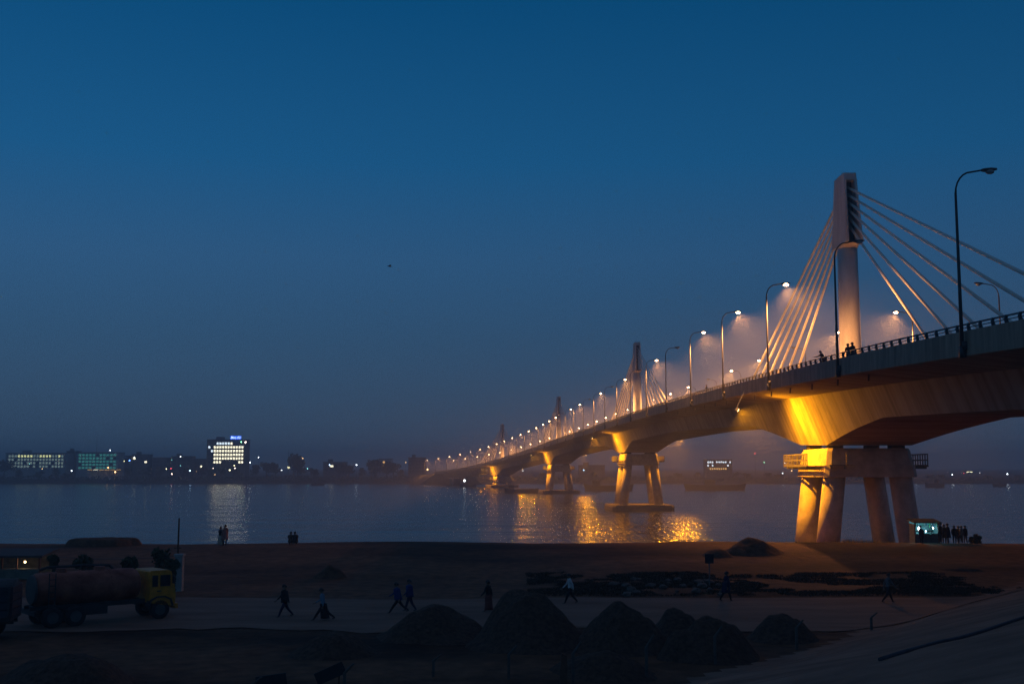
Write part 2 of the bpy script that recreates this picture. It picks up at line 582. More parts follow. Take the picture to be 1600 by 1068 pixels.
# rail on the parapets: bars and the posts that can be told apart
for side in (-1, 1):
    g = PB()
    path = [pt(Y, side * 12.22, 1.42) for Y in stn if Y >= -20]
    g.tube(path, 0.055, 6)
    path = [pt(Y, side * 12.22, 1.21) for Y in stn if Y >= -20]
    g.tube(path, 0.03, 5)
    rail = g.build('railing', M_RAIL)
    if side < 0:
        left_rail = rail
    else:
        right_rail = rail
postm = MB()
postm.add([(-0.10, -0.09, -0.05), (0.10, -0.09, -0.05), (0.10, 0.09, -0.05), (-0.10, 0.09, -0.05),
           (-0.17, -0.07, 0.25), (0.0, -0.07, 0.25), (0.0, 0.07, 0.25), (-0.17, 0.07, 0.25),
           (-0.11, -0.05, 0.47), (0.05, -0.05, 0.47), (0.05, 0.05, 0.47), (-0.11, 0.05, 0.47)],
          [(0, 3, 2, 1), (0, 1, 5, 4), (1, 2, 6, 5), (2, 3, 7, 6), (3, 0, 4, 7), (4, 5, 9, 8), (5, 6, 10, 9), (6, 7, 11, 10), (7, 4, 8, 11), (8, 9, 10, 11)])
post0 = None
Y = 40.0
while Y < 300:
    p = pt(Y, -12.2, 1.0) - BO
    if post0 is None:
        post0 = postm.build('rail_post', M_RAIL, left_rail, loc=p)
    else:
        put(post0, 'rail_post', left_rail, p)
    Y += 1.8
g = PB()
while Y < Y1:
    g.box(pt(Y, -12.2, 1.22), (0.17, 0.16, 0.5)); Y += 1.8
tag(g.build('rail_post_row', M_RAIL, left_rail), kind='stuff')
g = PB()
Y = 0.0
while Y < Y1:
    g.box(pt(Y, 12.2, 1.22), (0.17, 0.16, 0.5)); Y += 1.8
tag(g.build('rail_post_row', M_RAIL, right_rail), kind='stuff')
# drain spouts under the edge of the slab
for k in range(14):
    Y = 92 + k * 9.0
    g = PB()
    g.tube([pt(Y, -11.3, -0.55), pt(Y, -11.35, -1.15)], 0.07, 6)
    g.build('drain_pipe', M_DARK)

# pylons
def oval(c, t, n, a, b, z, k=20):
    return [c + n * (a * math.cos(2 * math.pi * i / k)) + t * (b * math.sin(2 * math.pi * i / k)) + Vector((0, 0, z)) for i in range(k)]
for i, P in enumerate(PIERS):
    c, t, n = frame(P)
    c = c - BO
    g = MB()
    g.loft([oval(c, t, n, 1.28, 1.45, 0.0), oval(c, t, n, 1.25, 1.42, 4), oval(c, t, n, 1.2, 1.38, 10), oval(c, t, n, 1.15, 1.35, 17.2)])
    shaft = g.build('pylon', M_PYL, bridge, smooth=True)
    # collar
    g = MB()
    g.loft([oval(c, t, n, 1.18, 1.4, 16.9), oval(c, t, n, 1.2, 1.9, 17.15), oval(c, t, n, 1.2, 2.6, 17.28)], caps=True)
    g.build('collar', M_PYL, shaft)
    # head: two tapering walls, end webs and a cap with a slot between for the stays
    def hd(x, y, z):
        return c + n * x + t * y + Vector((0, 0, z))
    def lx(z): return 3.25 - (z - 17.3) / 8.4 * 1.25      # half length
    def wx(z): return 0.98 - (z - 17.3) / 8.4 * 0.22      # half width
    g = MB()
    for sgn in (-1, 1):
        rr = []
        for z in (17.3, 24.9):
            o, inn = sgn * wx(z), sgn * (wx(z) - 0.30)
            q = [hd(inn, -lx(z), z), hd(o, -lx(z), z), hd(o, lx(z), z), hd(inn, lx(z), z)]
            rr.append(q if sgn > 0 else q[::-1])
        g.loft(rr)
    rr = []
    for z in (24.9, 25.8):
        rr.append([hd(-wx(z), -lx(z), z), hd(wx(z), -lx(z), z), hd(wx(z), lx(z), z), hd(-wx(z), lx(z), z)])
    g.loft(rr)
    g.build('pylon_head', M_PYL, shaft)
    g = MB()
    rr = []
    for z in (17.32, 24.88):
        w = wx(z) - 0.302
        rr.append([hd(-w, -0.9, z), hd(w, -0.9, z), hd(w, 0.9, z), hd(-w, 0.9, z)])
    g.loft(rr)
    g.build('anchor_core', M_DARK, shaft)
    g = MB()
    g.tube([hd(-0.2, 0.5, 25.8), hd(-0.2, 0.5, 26.6)], 0.03, 5)
    g.build('lightning_rod', M_STEEL, shaft)
    # stays: six to each side, twin sheathed cables
    for sgn in (-1, 1):
        for k in range(6):
            z = 19.9 + k * 0.88
            anch = 31.5 + k * 7.1
            Ya = P + sgn * anch
            a = Vector(hd(0, sgn * 0.3, z + 0.2)) + BO
            b = pt(Ya, 0, 0.1)
            g = MB()
            g.tube([a - BO, b - BO], 0.16, 10)
            d = (a - b).normalized()
            cb = g.build('stay_cable', M_CABLE, shaft, smooth=True)
            g = MB()
            g.tube([b - BO, b + d * 2.6 - BO], 0.21, 10)
            g.box(b - BO, (1.0, 1.0, 0.5))
            g.build('cable_anchor', M_STEEL, shaft)

# piers
def pier(i, P):
    c, t, n = frame(P)
    B = c.z - depth(P)                # underside of the girder
    c0 = Vector((c.x - BO.x, c.y - BO.y, 0))
    def q(x, y, z): return c0 + n * x + t * y + Vector((0, 0, z))
    capt, capb = B - 0.45, B - 3.7
    g = MB()
    def ring(hx, hy, z, ch=0.45):
        return [q(-hx, -hy + ch, z), q(-hx + ch, -hy, z), q(hx - ch, -hy, z), q(hx, -hy + ch, z), q(hx, hy - ch, z), q(hx - ch, hy, z), q(-hx + ch, hy, z), q(-hx, hy - ch, z)]
    g.loft([ring(5.25, 6.6, capb), ring(5.05, 6.5, capb + 1.35), ring(4.92, 6.42, capb + 1.36), ring(4.7, 6.2, capt - 0.35), ring(4.55, 6.05, capt)])
    root = g.build('pier', M_CONC, bridge)
    for sx in (-1, 1):
        for sy in (-1, 1):
            g = MB()
            g.box(q(sx * 3.5, sy * 4.6, B - 0.2), (1.5, 1.5, 0.5))
            g.build('bearing', M_DARK, root)
    zb = 2.0 if i == 0 else 1.3
    fz = [2.6, 1.3, 1.3, 1.3][i]
    lean = (capb - zb) * 0.125
    for sx in (-1, 1):
        for sy in (-1, 1):
            g = MB()
            k = 20
            rr = []
            for z, r in ((zb, 1.32), (capb + 0.02, 1.25)):
                o = lean * (capb - z) / (capb - zb)
                rr.append([q(sx * (3.75 + o) + r * math.cos(2 * math.pi * j / k), sy * 4.9 + r * math.sin(2 * math.pi * j / k), z) for j in range(k)])
            g.loft(rr)
            g.build('pier_leg', M_CONC, root, smooth=True)
    g = MB()
    if i == 0:
        zz = 2.05
        g.loft([ring(8.2, 9.0, zz - 2.5, 0.3), ring(8.2, 9.0, zz + 0.5, 0.3)])
    else:
        g.loft([ring(8.9, 9.6, -1.0, 0.8), ring(8.9, 9.6, 1.0, 0.8), ring(8.7, 9.4, 1.55, 0.8)])
    g.build('pile_cap', M_WET, root)
    # inspection walkways on the two long sides
    zw = capb + 1.2
    for sx in (-1, 1):
        g = MB()
        m_ = Matrix((n, t, Vector((0, 0, 1)))).transposed()
        for y in (-4.5, -1.5, 1.5, 4.5):
            g.box(q(sx * 5.9, y, zw - 0.16), (2.0, 0.16, 0.24), m_)
        for x in (5.1, 5.5, 5.9, 6.3, 6.7, 6.88):
            g.box(q(sx * x, 0.5, zw), (0.09, 11.4, 0.09), m_)
        for y in [-5.1 + 0.8 * j for j in range(15)]:
            g.box(q(sx * 5.9, y, zw + 0.03), (1.95, 0.07, 0.06), m_)
        wk = g.build('walkway', M_STEEL, root)
        g = MB()
        for y in [-5.1 + 0.8 * j for j in range(15)]:
            g.box(q(sx * 6.85, y, zw + 0.72), (0.09, 0.16, 1.4), m_)
        for z in (0.12, 0.72, 1.38):
            g.box(q(sx * 6.85, 0.5, zw + z), (0.11, 11.3, 0.14), m_)
        for z in (0.12, 0.72, 1.38):
            g.box(q(sx * 6.0, 6.15, zw + z), (1.7, 0.1, 0.12), m_)
        for x in (5.2, 5.75, 6.3):
            g.box(q(sx * x, 6.15, zw + 0.72), (0.1, 0.1, 1.4), m_)
        g.build('walkway_railing', M_STEEL, wk)
    g = MB()
    m_ = Matrix((n, t, Vector((0, 0, 1)))).transposed()
    g.box(q(-3.6, -7.0, zw + 0.15), (2.7, 0.9, 0.08), m_)
    for x in (-4.6, -3.0):
        g.box(q(x, -7.35, zw + 0.8), (0.08, 0.08, 1.3), m_)
        g.box(q(x, -6.9, zw - 0.1), (0.25, 0.25, 0.4), m_)
    g.build('ledge', M_STEEL, root)
for i, P in enumerate(PIERS):
    pier(i, P)
# end piers of the side spans
for P in (19.0, 845.0):
    c, t, n = frame(P)
    g = PB()
    base = gz(c.x, c.y) - 1 if P < 100 else -1
    for off in (-4, 4):
        g.tube([pt(P, off, base - c.z), pt(P, off, -depth(P) - 0.9)], 1.1, 16)
    g.box((c.x, c.y, c.z - depth(P) - 0.45), (12, 2.6, 0.88))
    g.build('end_pier', M_CONC)
# far approach bank that the deck runs onto
g = MB()
rr = []
for Y in (858, 900, 960, 1000):
    c, t, n = frame(Y)
    z = c.z - 0.05
    rr.append([c + n * -26 - Vector((0, 0, c.z + 1)), c + n * -13 - Vector((0, 0, 0.06)), c + n * 13 - Vector((0, 0, 0.06)), c + n * 26 - Vector((0, 0, c.z + 1))])
g.loft(rr)
tag(g.build('far_approach_bank', M_FAR), 'earth bank carrying the far end of the road', kind='structure')
g = MB()
rr = []
for Y in (857, 900, 960, 998):
    c, t, n = frame(Y)
    rr.append([c + n * -12, c + n * 12])
g.loft(rr, closed=False)
tag(g.build('far_approach_road', M_ASPH), 'road running off the far end of the bridge', kind='structure')

# ------------------------------------------------------------------ street lamps on the bridge
LAMPCOL = (1.0, 0.41, 0.115)
def light(name, parent, loc, direction, power, col, angle, blend, radius):
    ld = bpy.data.lights.new(name, 'SPOT')
    ld.energy = power; ld.color = col; ld.spot_size = R(angle); ld.spot_blend = blend; ld.shadow_soft_size = radius
    lo = bpy.data.objects.new(name, ld)
    COL.objects.link(lo)
    lo.parent = parent
    lo.location = loc
    lo.rotation_euler = Vector(direction).to_track_quat('-Z', 'Y').to_euler()
    return lo
H = 10.2
def lamp_parts():
    g = MB()
    g.tube([(0, 0, -1.6), (0, 0, 3.0), (0, 0, 8.5)], [0.125, 0.10, 0.075], 10)
    g.box((0, 0, -1.3), (0.34, 0.34, 0.7))
    g.box((0.15, 0, -0.9), (0.4, 0.5, 0.5))
    pole = g
    a = MB()
    pts = [(0, 0, 8.5)]
    for j in range(1, 7):
        an = math.pi / 2 * j / 6
        pts.append((1.0 * (1 - math.cos(an)), 0, 8.5 + 1.35 * math.sin(an)))
    pts.append((1.75, 0, 9.98))
    a.tube(pts, [0.075] + [0.055] * (len(pts) - 1), 8)
    h = MB()
    hr = []
    for x, w, z0, z1 in ((1.65, 0.07, 9.90, 10.04), (1.85, 0.12, 9.87, 10.09), (2.25, 0.14, 9.89, 10.12), (2.6, 0.07, 9.98, 10.10)):
        hr.append([(x, -w, z0), (x, w, z0), (x, w, z1 - 0.05), (x, w * 0.5, z1), (x, -w * 0.5, z1), (x, -w, z1 - 0.05)])
    h.loft(hr)
    l = MB()
    l.ball((2.16, 0, 9.87), (0.29, 0.2, 0.16), 10, 6)
    return pole, a, h, l
pm, am, hm, lm = lamp_parts()
lamp_proto = None
def street_lamp(Y, side, on, label, group):
    global lamp_proto
    c, t, n = frame(Y)
    base = c + n * (side * 12.62) + Vector((0, 0, 1.0))
    rz = math.atan2(n.y, n.x) + (0 if side < 0 else math.pi)
    root = empty('street_lamp', base, rz)
    if lamp_proto is None:
        lamp_proto = (pm.build('pole', M_POLE, root, smooth=True), am.build('arm', M_POLE, root, smooth=True), hm.build('lamp_head', M_POLE, root),
                      lm.build('lens', M_LAMPON, root, smooth=True))
    else:
        for nm, o in zip(('pole', 'arm', 'lamp_head'), lamp_proto):
            put(o, nm, root)
        if on:
            put(lamp_proto[3], 'lens', root)
    if not on:
        for ch in list(root.children):
            if ch.name.startswith('lens'):
                bpy.data.objects.remove(ch)
        lm2 = bpy.data.meshes.get('lens_off')
        if lm2 is None:
            lm2 = lamp_proto[3].data.copy(); lm2.name = 'lens_off'
            lm2.materials.clear(); lm2.materials.append(M_LENSOFF)
        o = bpy.data.objects.new('lens', lm2); COL.objects.link(o); o.parent = root
    if on:
        light('lamp_light', root, (2.16, 0, 9.63), (0.42, 0, -1), SP if Y < 400 else SP * 0.55, LAMPCOL, 160, 1.0, 0.2)
    tag(root, label, 'street lamp', group)
    return root
SP = 80000.0
OFFL = {0, 1, 2, 6, 8, 10, 12, 15}
OFFR = {0, 1, 2, 3, 6, 9}
YL = [41.8 + 27.2 * k for k in range(32)]
# an always-lit lamp first so that the prototype lens is lit
order = [4] + [k for k in range(1, 32) if k != 4]
for k in order:
    on = k not in OFFL
    street_lamp(YL[k], -1, on, ('lit orange' if on else 'unlit grey') + ' street lamp of the near row along the bridge, ' + ORD[k - 1] + ' from the right', 'street lamps along the near parapet')
for k in range(3, 32):
    on = k not in OFFR
    street_lamp(YL[k], 1, on, ('lit orange' if on else 'unlit grey') + ' street lamp of the far row along the bridge, ' + ORD[k - 3] + ' from the right', 'street lamps along the far parapet')

# floodlights hung from the slab edge beside each pier
FP = 48000.0
NEARW = ['nearest pier', 'second pier', 'third pier', 'farthest pier']
for i, P in enumerate(PIERS):
    for side in (-1, 1):
        Yf = P + 1.0
        c, t, n = frame(Yf)
        base = c + n * (side * 12.5) + Vector((0, 0, -0.3))
        rz = math.atan2(n.y, n.x) + (0 if side < 0 else math.pi)
        root = empty('floodlight', base, rz)
        g = MB()
        g.tube([(0.0, 0, 0.2), (-0.6, -0.1, -0.9), (-1.05, -0.15, -1.85)], 0.055, 7)
        g.build('bracket', M_STEEL, root)
        g = MB()
        rot = Matrix.Rotation(R(35), 3, 'Y')
        g.box((-1.05, -0.15, -2.05), (0.34, 0.5, 0.4), rot, taper=0.8)
        g.build('lamp_housing', M_STEEL, root)
        g = MB()
        pv = Vector((-1.05, -0.15, -2.05)) + rot @ Vector((0.19, 0, 0))
        g.box(pv, (0.03, 0.42, 0.32), rot)
        on = not (i == 0 and side > 0)
        g.build('lens', M_FLOODON if on else M_LENSOFF, root)
        if on: light('flood_beam', root, tuple(pv + Vector((0.12, 0, -0.03))), (0.8, 0.27 * side, -1.0), FP if i < 2 or side < 0 else FP * 0.5, (1.0, 0.34, 0.003), 170, 0.9, 0.22)
        tag(root, ('lit orange' if on else 'unlit') + ' floodlight hung at the %s edge of the deck beside the %s' % ('near' if side < 0 else 'far', NEARW[i]), 'floodlight', 'floodlights lighting the piers')

# ------------------------------------------------------------------ far bank: buildings
M_FW = mat('far wall pale', (0.42, 0.42, 0.40), 0.9, var=0.15, scale=0.1)
M_FD = mat('far wall dark', (0.10, 0.10, 0.10), 0.9, var=0.2, scale=0.1)
M_FROOF = mat('far roof', (0.07, 0.06, 0.055), 0.9, var=0.2, scale=0.1)
M_GL = mat('dark window glass', (0.02, 0.025, 0.03), 0.1)
def em(name, col, st):
    return mat(name, (0.4, 0.4, 0.4), 0.6, emit=col, estr=st)
M_WARM = em('lit window warm', (1.0, 0.93, 0.66), 2.6)
M_COOL = em('lit window cool', (0.75, 0.9, 1.0), 2.2)
M_DIM = em('facade glow dim', (0.55, 0.78, 0.66), 0.34)  # glowing panes added so the long pale wall seems lit
M_TEAL = em('facade glow teal', (0.10, 0.75, 0.60), 0.30)  # added glowing panes stand in for the teal light on the facade
M_ORNG = em('lit window orange', (1.0, 0.55, 0.16), 1.4)
M_YEL = em('lit window yellow', (0.95, 1.0, 0.45), 1.2)
def building(name, px0, px1, pytop, Y, depth_, label, wall, rows=0, cols=0, wy0=None, wy1=None, lit=None, roofbits=True, wfrac=0.62, hfrac=0.55, mx=0.04, base=None):
    a = at(px0, pytop, Y); b = at(px1, pytop, Y)
    zb = 2.0 if base is None else base
    W = b.x - a.x; Ht = a.z - zb
    root = empty(name, ((a.x + b.x) / 2, Y + depth_ / 2, zb))
    g = MB()
    g.box((0, 0, Ht / 2), (W, depth_, Ht))
    g.build('wall', wall, root)
    g = MB()
    g.box((0, 0, Ht + 0.25), (W + 0.6, depth_ + 0.6, 0.5))
    rf = g.build('roof', M_FROOF, root)
    if roofbits:
        g = MB()
        g.box((-W * 0.22, 0.5, Ht + 1.6), (min(6, W * 0.2), 5, 2.3))
        g.build('stair_house', wall, rf)
    if rows:
        z0 = at(px0, wy1, Y).z - zb; z1 = at(px0, wy0, Y).z - zb
        dw = W * (1 - 2 * mx) / cols; dh = (z1 - z0) / rows
        key = 'w_%s' % name + str(px0)
        wm = {}
        for r_ in range(rows):
            for c_ in range(cols):
                m = lit(r_, c_) if lit else None
                mm = m or M_GL
                if mm.name not in wm:
                    q = MB()
                    w2, h2 = dw * wfrac / 2, dh * hfrac / 2
                    q.box((0, 0, 0), (2 * w2, 0.12, 2 * h2))
                    q.box((0, -0.03, -h2 - 0.1), (2 * w2 + 0.3, 0.3, 0.16), mi=1)
                    o = q.build('window', [mm, wall], root)
                    wm[mm.name] = o
                else:
                    o = put(wm[mm.name], 'window', root)
                o.location = (-W * (0.5 - mx) + dw * (c_ + 0.5), -depth_ / 2 - 0.03, z1 - dh * (r_ + 0.5))
    tag(root, label, 'building')
    return root, W, Ht
rnd = random.Random(3)
building('office_block', 9, 104, 708, 960, 16, 'long pale four-storey block with a row of yellow roof lights at far left', M_FW, 4, 18, 709.5, 731,
         lambda r_, c_: (M_YEL if r_ == 0 and c_ in (3, 4, 5, 6, 7, 10, 11, 12, 13, 16) else (M_DIM if rnd.random() < 0.92 else None)), hfrac=0.6)
building('apartment_block', 120, 185, 707, 965, 16, 'teal-lit apartment block right of the long pale block', M_FW, 5, 11, 708, 733,
         lambda r_, c_: (M_TEAL if rnd.random() < 0.9 else None), wfrac=0.72, hfrac=0.6, roofbits=False)
hotel, HWd, HHt = building('hotel_tower', 323.5, 383, 687, 950, 18, 'tall lit hotel tower with a blue roof sign on the far bank', M_FD, 6, 13, 689.5, 724.5,
         lambda r_, c_: ((M_COOL if rnd.random() < 0.3 else None) if c_ in (0, 1) else ((M_COOL if r_ == 0 and c_ < 8 else M_WARM) if not ((r_ == 0 and 9 <= c_ <= 11) or (r_ == 5 and 6 <= c_ <= 10) or rnd.random() < 0.10) else None)), wfrac=0.68, hfrac=0.58, mx=0.03)
building('riverside_building', 1103, 1144, 718, 1010, 14, 'low building with white and orange lit rows seen under the bridge', M_FD, 3, 11, 719, 734.5,
         lambda r_, c_: (M_ORNG if r_ == 2 and 1 <= c_ <= 8 else (M_COOL if (r_ == 0 and c_ not in (3, 9)) or (r_ == 1 and c_ in (0, 2, 9)) else None)), roofbits=False, hfrac=0.45)
building('dark_tower_block', 638, 664, 715, 930, 14, 'dark square block beside the far end of the bridge', M_FD, 4, 5, 718, 738, None)
building('pale_house', 592, 612, 717, 990, 10, 'pale lit house behind trees near the far bridge end', M_FW, 2, 4, 719, 729, lambda r_, c_: (M_ORNG if c_ == 1 else None), roofbits=False)
building('water_works', 905, 945, 727, 1000, 12, 'low dark shed seen behind the second pier', M_FD, 1, 6, 729, 736, None)
for k, (p0, p1, pt_, w) in enumerate([(104, 119, 705, 'the gap between the pale block and the teal block'), (187, 204, 712, 'the right side of the teal block'), (206, 232, 710, 'the lights left of the hotel tower'),
                                      (238, 262, 715, 'the pair of red lights on the bank'), (268, 300, 713, 'the blue-white lamp left of the hotel'), (303, 322, 717, 'the hotel tower, on its left side'),
                                      (505, 540, 722, 'the two white lamps mid bank')]):
    building('dark_house', p0, p1, pt_, 985 + 6 * k, 12, 'dark unlit house at %s' % w, M_FD, 2, 4, pt_ + 3, pt_ + 14,
             (lambda r_, c_: M_WARM if rnd.random() < 0.08 else None), roofbits=(k % 2 == 0))
# long lit canopy by the teal block
a = at(137, 734, 945); b = at(191, 734, 945)
root = empty('lit_canopy', ((a.x + b.x) / 2, 945, 2))
W = b.x - a.x
g = MB(); g.box((0, 0, a.z - 2 + 0.6), (W, 5, 0.4)); g.build('roof', M_FROOF, root)
g = MB(); g.box((0, 2.4, (a.z - 2) / 2 - 0.1), (W, 0.2, a.z - 2.2)); g.build('wall', M_FW, root)
for k in range(7):
    g = MB(); g.tube([(-W / 2 + W * k / 6 * 0.98 + 0.2, -2.2, 0), (-W / 2 + W * k / 6 * 0.98 + 0.2, -2.2, a.z - 1.65)], 0.15, 6); g.build('post', M_STEEL, root)
    if k < 6:
        g = MB(); g.box((-W / 2 + W * (k + 0.5) / 6, -1.5, a.z - 2 + 0.3), (W / 6 * 0.8, 0.5, 0.35)); g.build('light_strip', M_ORNG if k != 1 else M_WARM, root)
tag(root, 'long orange-lit canopy at the foot of the teal block', 'canopy')
# roof sign on the hotel
M_BLUE = em('sign blue', (0.02, 0.12, 1.0), 2.2)
M_LET = em('sign letters', (0.62, 0.85, 1.0), 2.2)
sp = at(368.5, 683.2, 946)
root = empty('roof_sign', (sp.x, 946, HHt + 2 + 0.5))
g = MB(); g.box((0, 0, sp.z - HHt - 2.5), (8.8, 0.35, 2.9)); pan = g.build('panel', M_BLUE, root)
for x in (-3, 3):
    g = MB(); g.box((x, 0.2, (sp.z - HHt - 2.5) / 2), (0.2, 0.2, sp.z - HHt - 2.5)); g.build('leg', M_STEEL, root)
fc = bpy.data.curves.new('sign_text', 'FONT')
fc.body = 'Met Air'; fc.size = 2.7; fc.align_x = 'CENTER'; fc.align_y = 'CENTER'; fc.extrude = 0.06; fc.offset = 0.03; fc.shear = 0.25
to = bpy.data.objects.new('tmp_text', fc); COL.objects.link(to)
bpy.context.view_layer.update()
tm = bpy.data.meshes.new_from_object(to.evaluated_get(bpy.context.evaluated_depsgraph_get()))
bpy.data.objects.remove(to)
tm.materials.clear(); tm.materials.append(M_LET)
o = bpy.data.objects.new('lettering', tm); COL.objects.link(o); o.parent = root
o.location = (0, -0.28, sp.z - HHt - 2.5); o.rotation_euler = (R(90), 0, 0)
tag(root, 'blue glowing roof sign with white letters on the hotel tower', 'sign')
# radio mast and lattice chimney behind the town
for px_, py_, lab in ((152, 680, 'thin radio mast rising behind the teal block'), (451, 702, 'thin mast standing behind the dark trees')):
    p = at(px_, py_, 1100)
    root = empty('radio_mast', (p.x, 1100, 3))
    g = MB()
    g.tube([(0, 0, 0), (0, 0, p.z - 3)], [0.5, 0.12], 6)
    g.build('mast', M_STEEL, root)
    g = MB()
    for f in (0.5, 0.7, 0.88):
        g.box((0, 0, (p.z - 3) * f), (1.6, 0.2, 0.2))
    g.build('cross_arm', M_STEEL, root)
    tag(root, lab, 'mast')

# ------------------------------------------------------------------ far lamps
LC = {'white': (0.85, 0.95, 1.0), 'blue-white': (0.45, 0.7, 1.0), 'yellow': (1.0, 0.95, 0.55), 'orange': (1.0, 0.55, 0.22), 'red': (1.0, 0.06, 0.08),
      'green': (0.25, 1.0, 0.45), 'teal': (0.25, 0.8, 0.75), 'pink': (1.0, 0.72, 0.62), 'blue': (0.12, 0.3, 1.0)}
poleM = MB(); poleM.tube([(0, 0, 0), (0, 0, 1)], 0.09, 5)
globeM = {}
pole0 = None
def far_lamp(px_, py_, Y, colr, size, st, where):
    global pole0
    p = at(px_, py_, Y)
    base = 2.0
    root = empty('bank_lamp', (p.x, Y, base))
    if pole0 is None:
        pole0 = poleM.build('pole', M_STEEL, root)
        o = pole0
    else:
        o = put(pole0, 'pole', root)
    o.scale = (1, 1, max(0.5, p.z - base))
    k = (colr, st)
    if k not in globeM:
        g = MB(); g.ball((0, 0, 0), 1.0, 8, 6)
        globeM[k] = g.build('globe', em('far light %s %s' % (colr, st), LC[colr], st * 1.5), root, smooth=True)
        o = globeM[k]
    else:
        o = put(globeM[k], 'globe', root)
    o.location = (0, 0, p.z - base); size *= 0.72
    o.scale = (size, size, size)
    tag(root, 'tiny %s lamp %s' % (colr, where), 'lamp', 'lamps along the far bank')
for args in [
    (12, 723, 950, 'white', 0.7, 4, 'at the left end of the long pale block'),
    (46, 724, 950, 'teal', 0.5, 2, 'in front of the middle of the long pale block'),
    (66, 732, 940, 'orange', 0.4, 4, 'under the long pale block'),
    (95, 743, 915, 'red', 0.5, 5, 'by the water below the long pale block'),
    (112, 735, 935, 'white', 0.8, 5, 'between the long pale block and the teal block'),
    (172, 703, 972, 'white', 0.6, 6, 'above the roof of the teal block'),
    (180, 737, 938, 'orange', 0.9, 6, 'under the right end of the lit canopy'),
    (169, 730, 940, 'orange', 0.8, 5, 'just above the lit canopy'),
    (194, 720, 950, 'yellow', 0.45, 4, 'just right of the teal block'),
    (202.5, 719, 950, 'blue', 0.75, 8, 'right of the teal block, brightest of three'),
    (210, 714, 950, 'white', 0.55, 5, 'right of the teal block, highest of three'),
    (199, 733, 940, 'orange', 0.4, 4, 'low down right of the lit canopy'),
    (236, 732, 940, 'orange', 0.5, 5, 'midway between the teal block and the hotel tower'),
    (260, 732, 940, 'yellow', 0.5, 5, 'left of a red lamp before the hotel tower'),
    (267, 731.5, 940, 'red', 0.6, 4, 'on the bank left of the hotel tower'),
    (268.5, 740, 920, 'pink', 0.7, 6, 'low by the water left of the hotel tower'),
    (282, 713, 955, 'white', 0.6, 5, 'high over dark houses left of the hotel tower'),
    (268, 718, 955, 'teal', 0.4, 3, 'high over dark houses, dimmer of two'),
    (282, 727, 945, 'teal', 0.4, 3, 'midway up the houses left of the hotel tower'),
    (297, 735, 930, 'blue-white', 0.8, 6, 'low left of the hotel tower, brightest there'),
    (307, 736.5, 930, 'orange', 0.4, 4, 'low and close to the left of the hotel tower'),
    (333, 731, 930, 'pink', 0.5, 4, 'under the left corner of the hotel tower'),
    (336, 741, 915, 'orange', 0.4, 4, 'at the waterside below the hotel tower'),
    (359, 734, 930, 'yellow', 0.9, 3, 'under the middle of the hotel tower'),
    (366, 727, 940, 'yellow', 0.7, 3, 'among leaves at the hotel tower foot'),
    (367, 731, 935, 'pink', 0.7, 5, 'under the right part of the hotel tower'),
    (383.6, 690.5, 948, 'pink', 1.0, 7, 'at the roof corner of the hotel tower'),
    (377, 690, 948, 'green', 0.9, 4, 'on the roof edge of the hotel tower'),
    (391, 722, 940, 'white', 0.75, 6, 'just right of the hotel tower'),
    (404, 714, 950, 'white', 0.6, 5, 'above the trees right of the hotel tower'),
    (440, 734, 930, 'white', 0.55, 5, 'low among trees mid bank'),
    (451, 729.5, 935, 'yellow', 1.5, 1.2, 'forming a large glow among trees'),
    (470, 715.5, 950, 'orange', 0.5, 5, 'over a tree top, left of a pair'),
    (473, 715.5, 950, 'orange', 0.5, 5, 'over a tree top, right of a pair'),
    (480, 731.6, 935, 'teal', 0.7, 4, 'beside a small orange lamp mid bank'),
    (485, 733, 935, 'orange', 0.5, 4, 'beside a teal lamp mid bank'),
    (515, 726, 940, 'blue-white', 0.7, 7, 'alone over the trees mid bank, left one'),
    (557, 726, 940, 'white', 0.7, 6, 'alone over the trees mid bank, right one'),
    (634, 722, 945, 'orange', 0.5, 3, 'left of the dark square block'),
    (668, 733, 905, 'orange', 0.7, 7, 'where the bridge reaches the far bank'),
    (722, 741, 890, 'blue-white', 1.1, 6, 'shining under the far end of the bridge'),
    (817, 735, 940, 'white', 0.7, 1.2, 'faint behind the third pier'),
    (912, 734, 940, 'blue-white', 0.6, 5, 'left of the second pier'),
    (1179.5, 708, 980, 'red', 0.6, 5, 'high up seen under the bridge'),
    (1194, 722, 960, 'green', 0.55, 4, 'seen under the bridge right of the lit building'),
    (1223, 739, 930, 'white', 0.6, 5, 'low and left of the nearest pier'),
    (1237, 735, 930, 'orange', 0.55, 4, 'close to the left of the nearest pier'),
    (1226, 723, 950, 'white', 0.5, 4, 'behind the walkway of the nearest pier'),
    (1431.5, 741, 925, 'white', 0.6, 5, 'just right of the nearest pier'),
    (1488, 741, 925, 'white', 0.65, 6, 'on the right bank above the kiosk people'),
    (1511, 737, 935, 'yellow', 0.4, 4, 'first of a close row of four at right'),
    (1513.5, 737, 935, 'yellow', 0.4, 4, 'second of a close row of four at right'),
    (1516, 737, 935, 'yellow', 0.4, 4, 'third of a close row of four at right'),
    (1518.5, 737, 935, 'yellow', 0.4, 4, 'last of a close row of four at right'),
    (1506, 739, 935, 'red', 0.4, 2.5, 'left of the close row of four at right'),
    (1531, 738, 935, 'white', 0.35, 3, 'right of the close row of four'),
    (1574, 740, 925, 'white', 0.75, 6, 'nearest the right edge of the picture')]:
    far_lamp(*args)

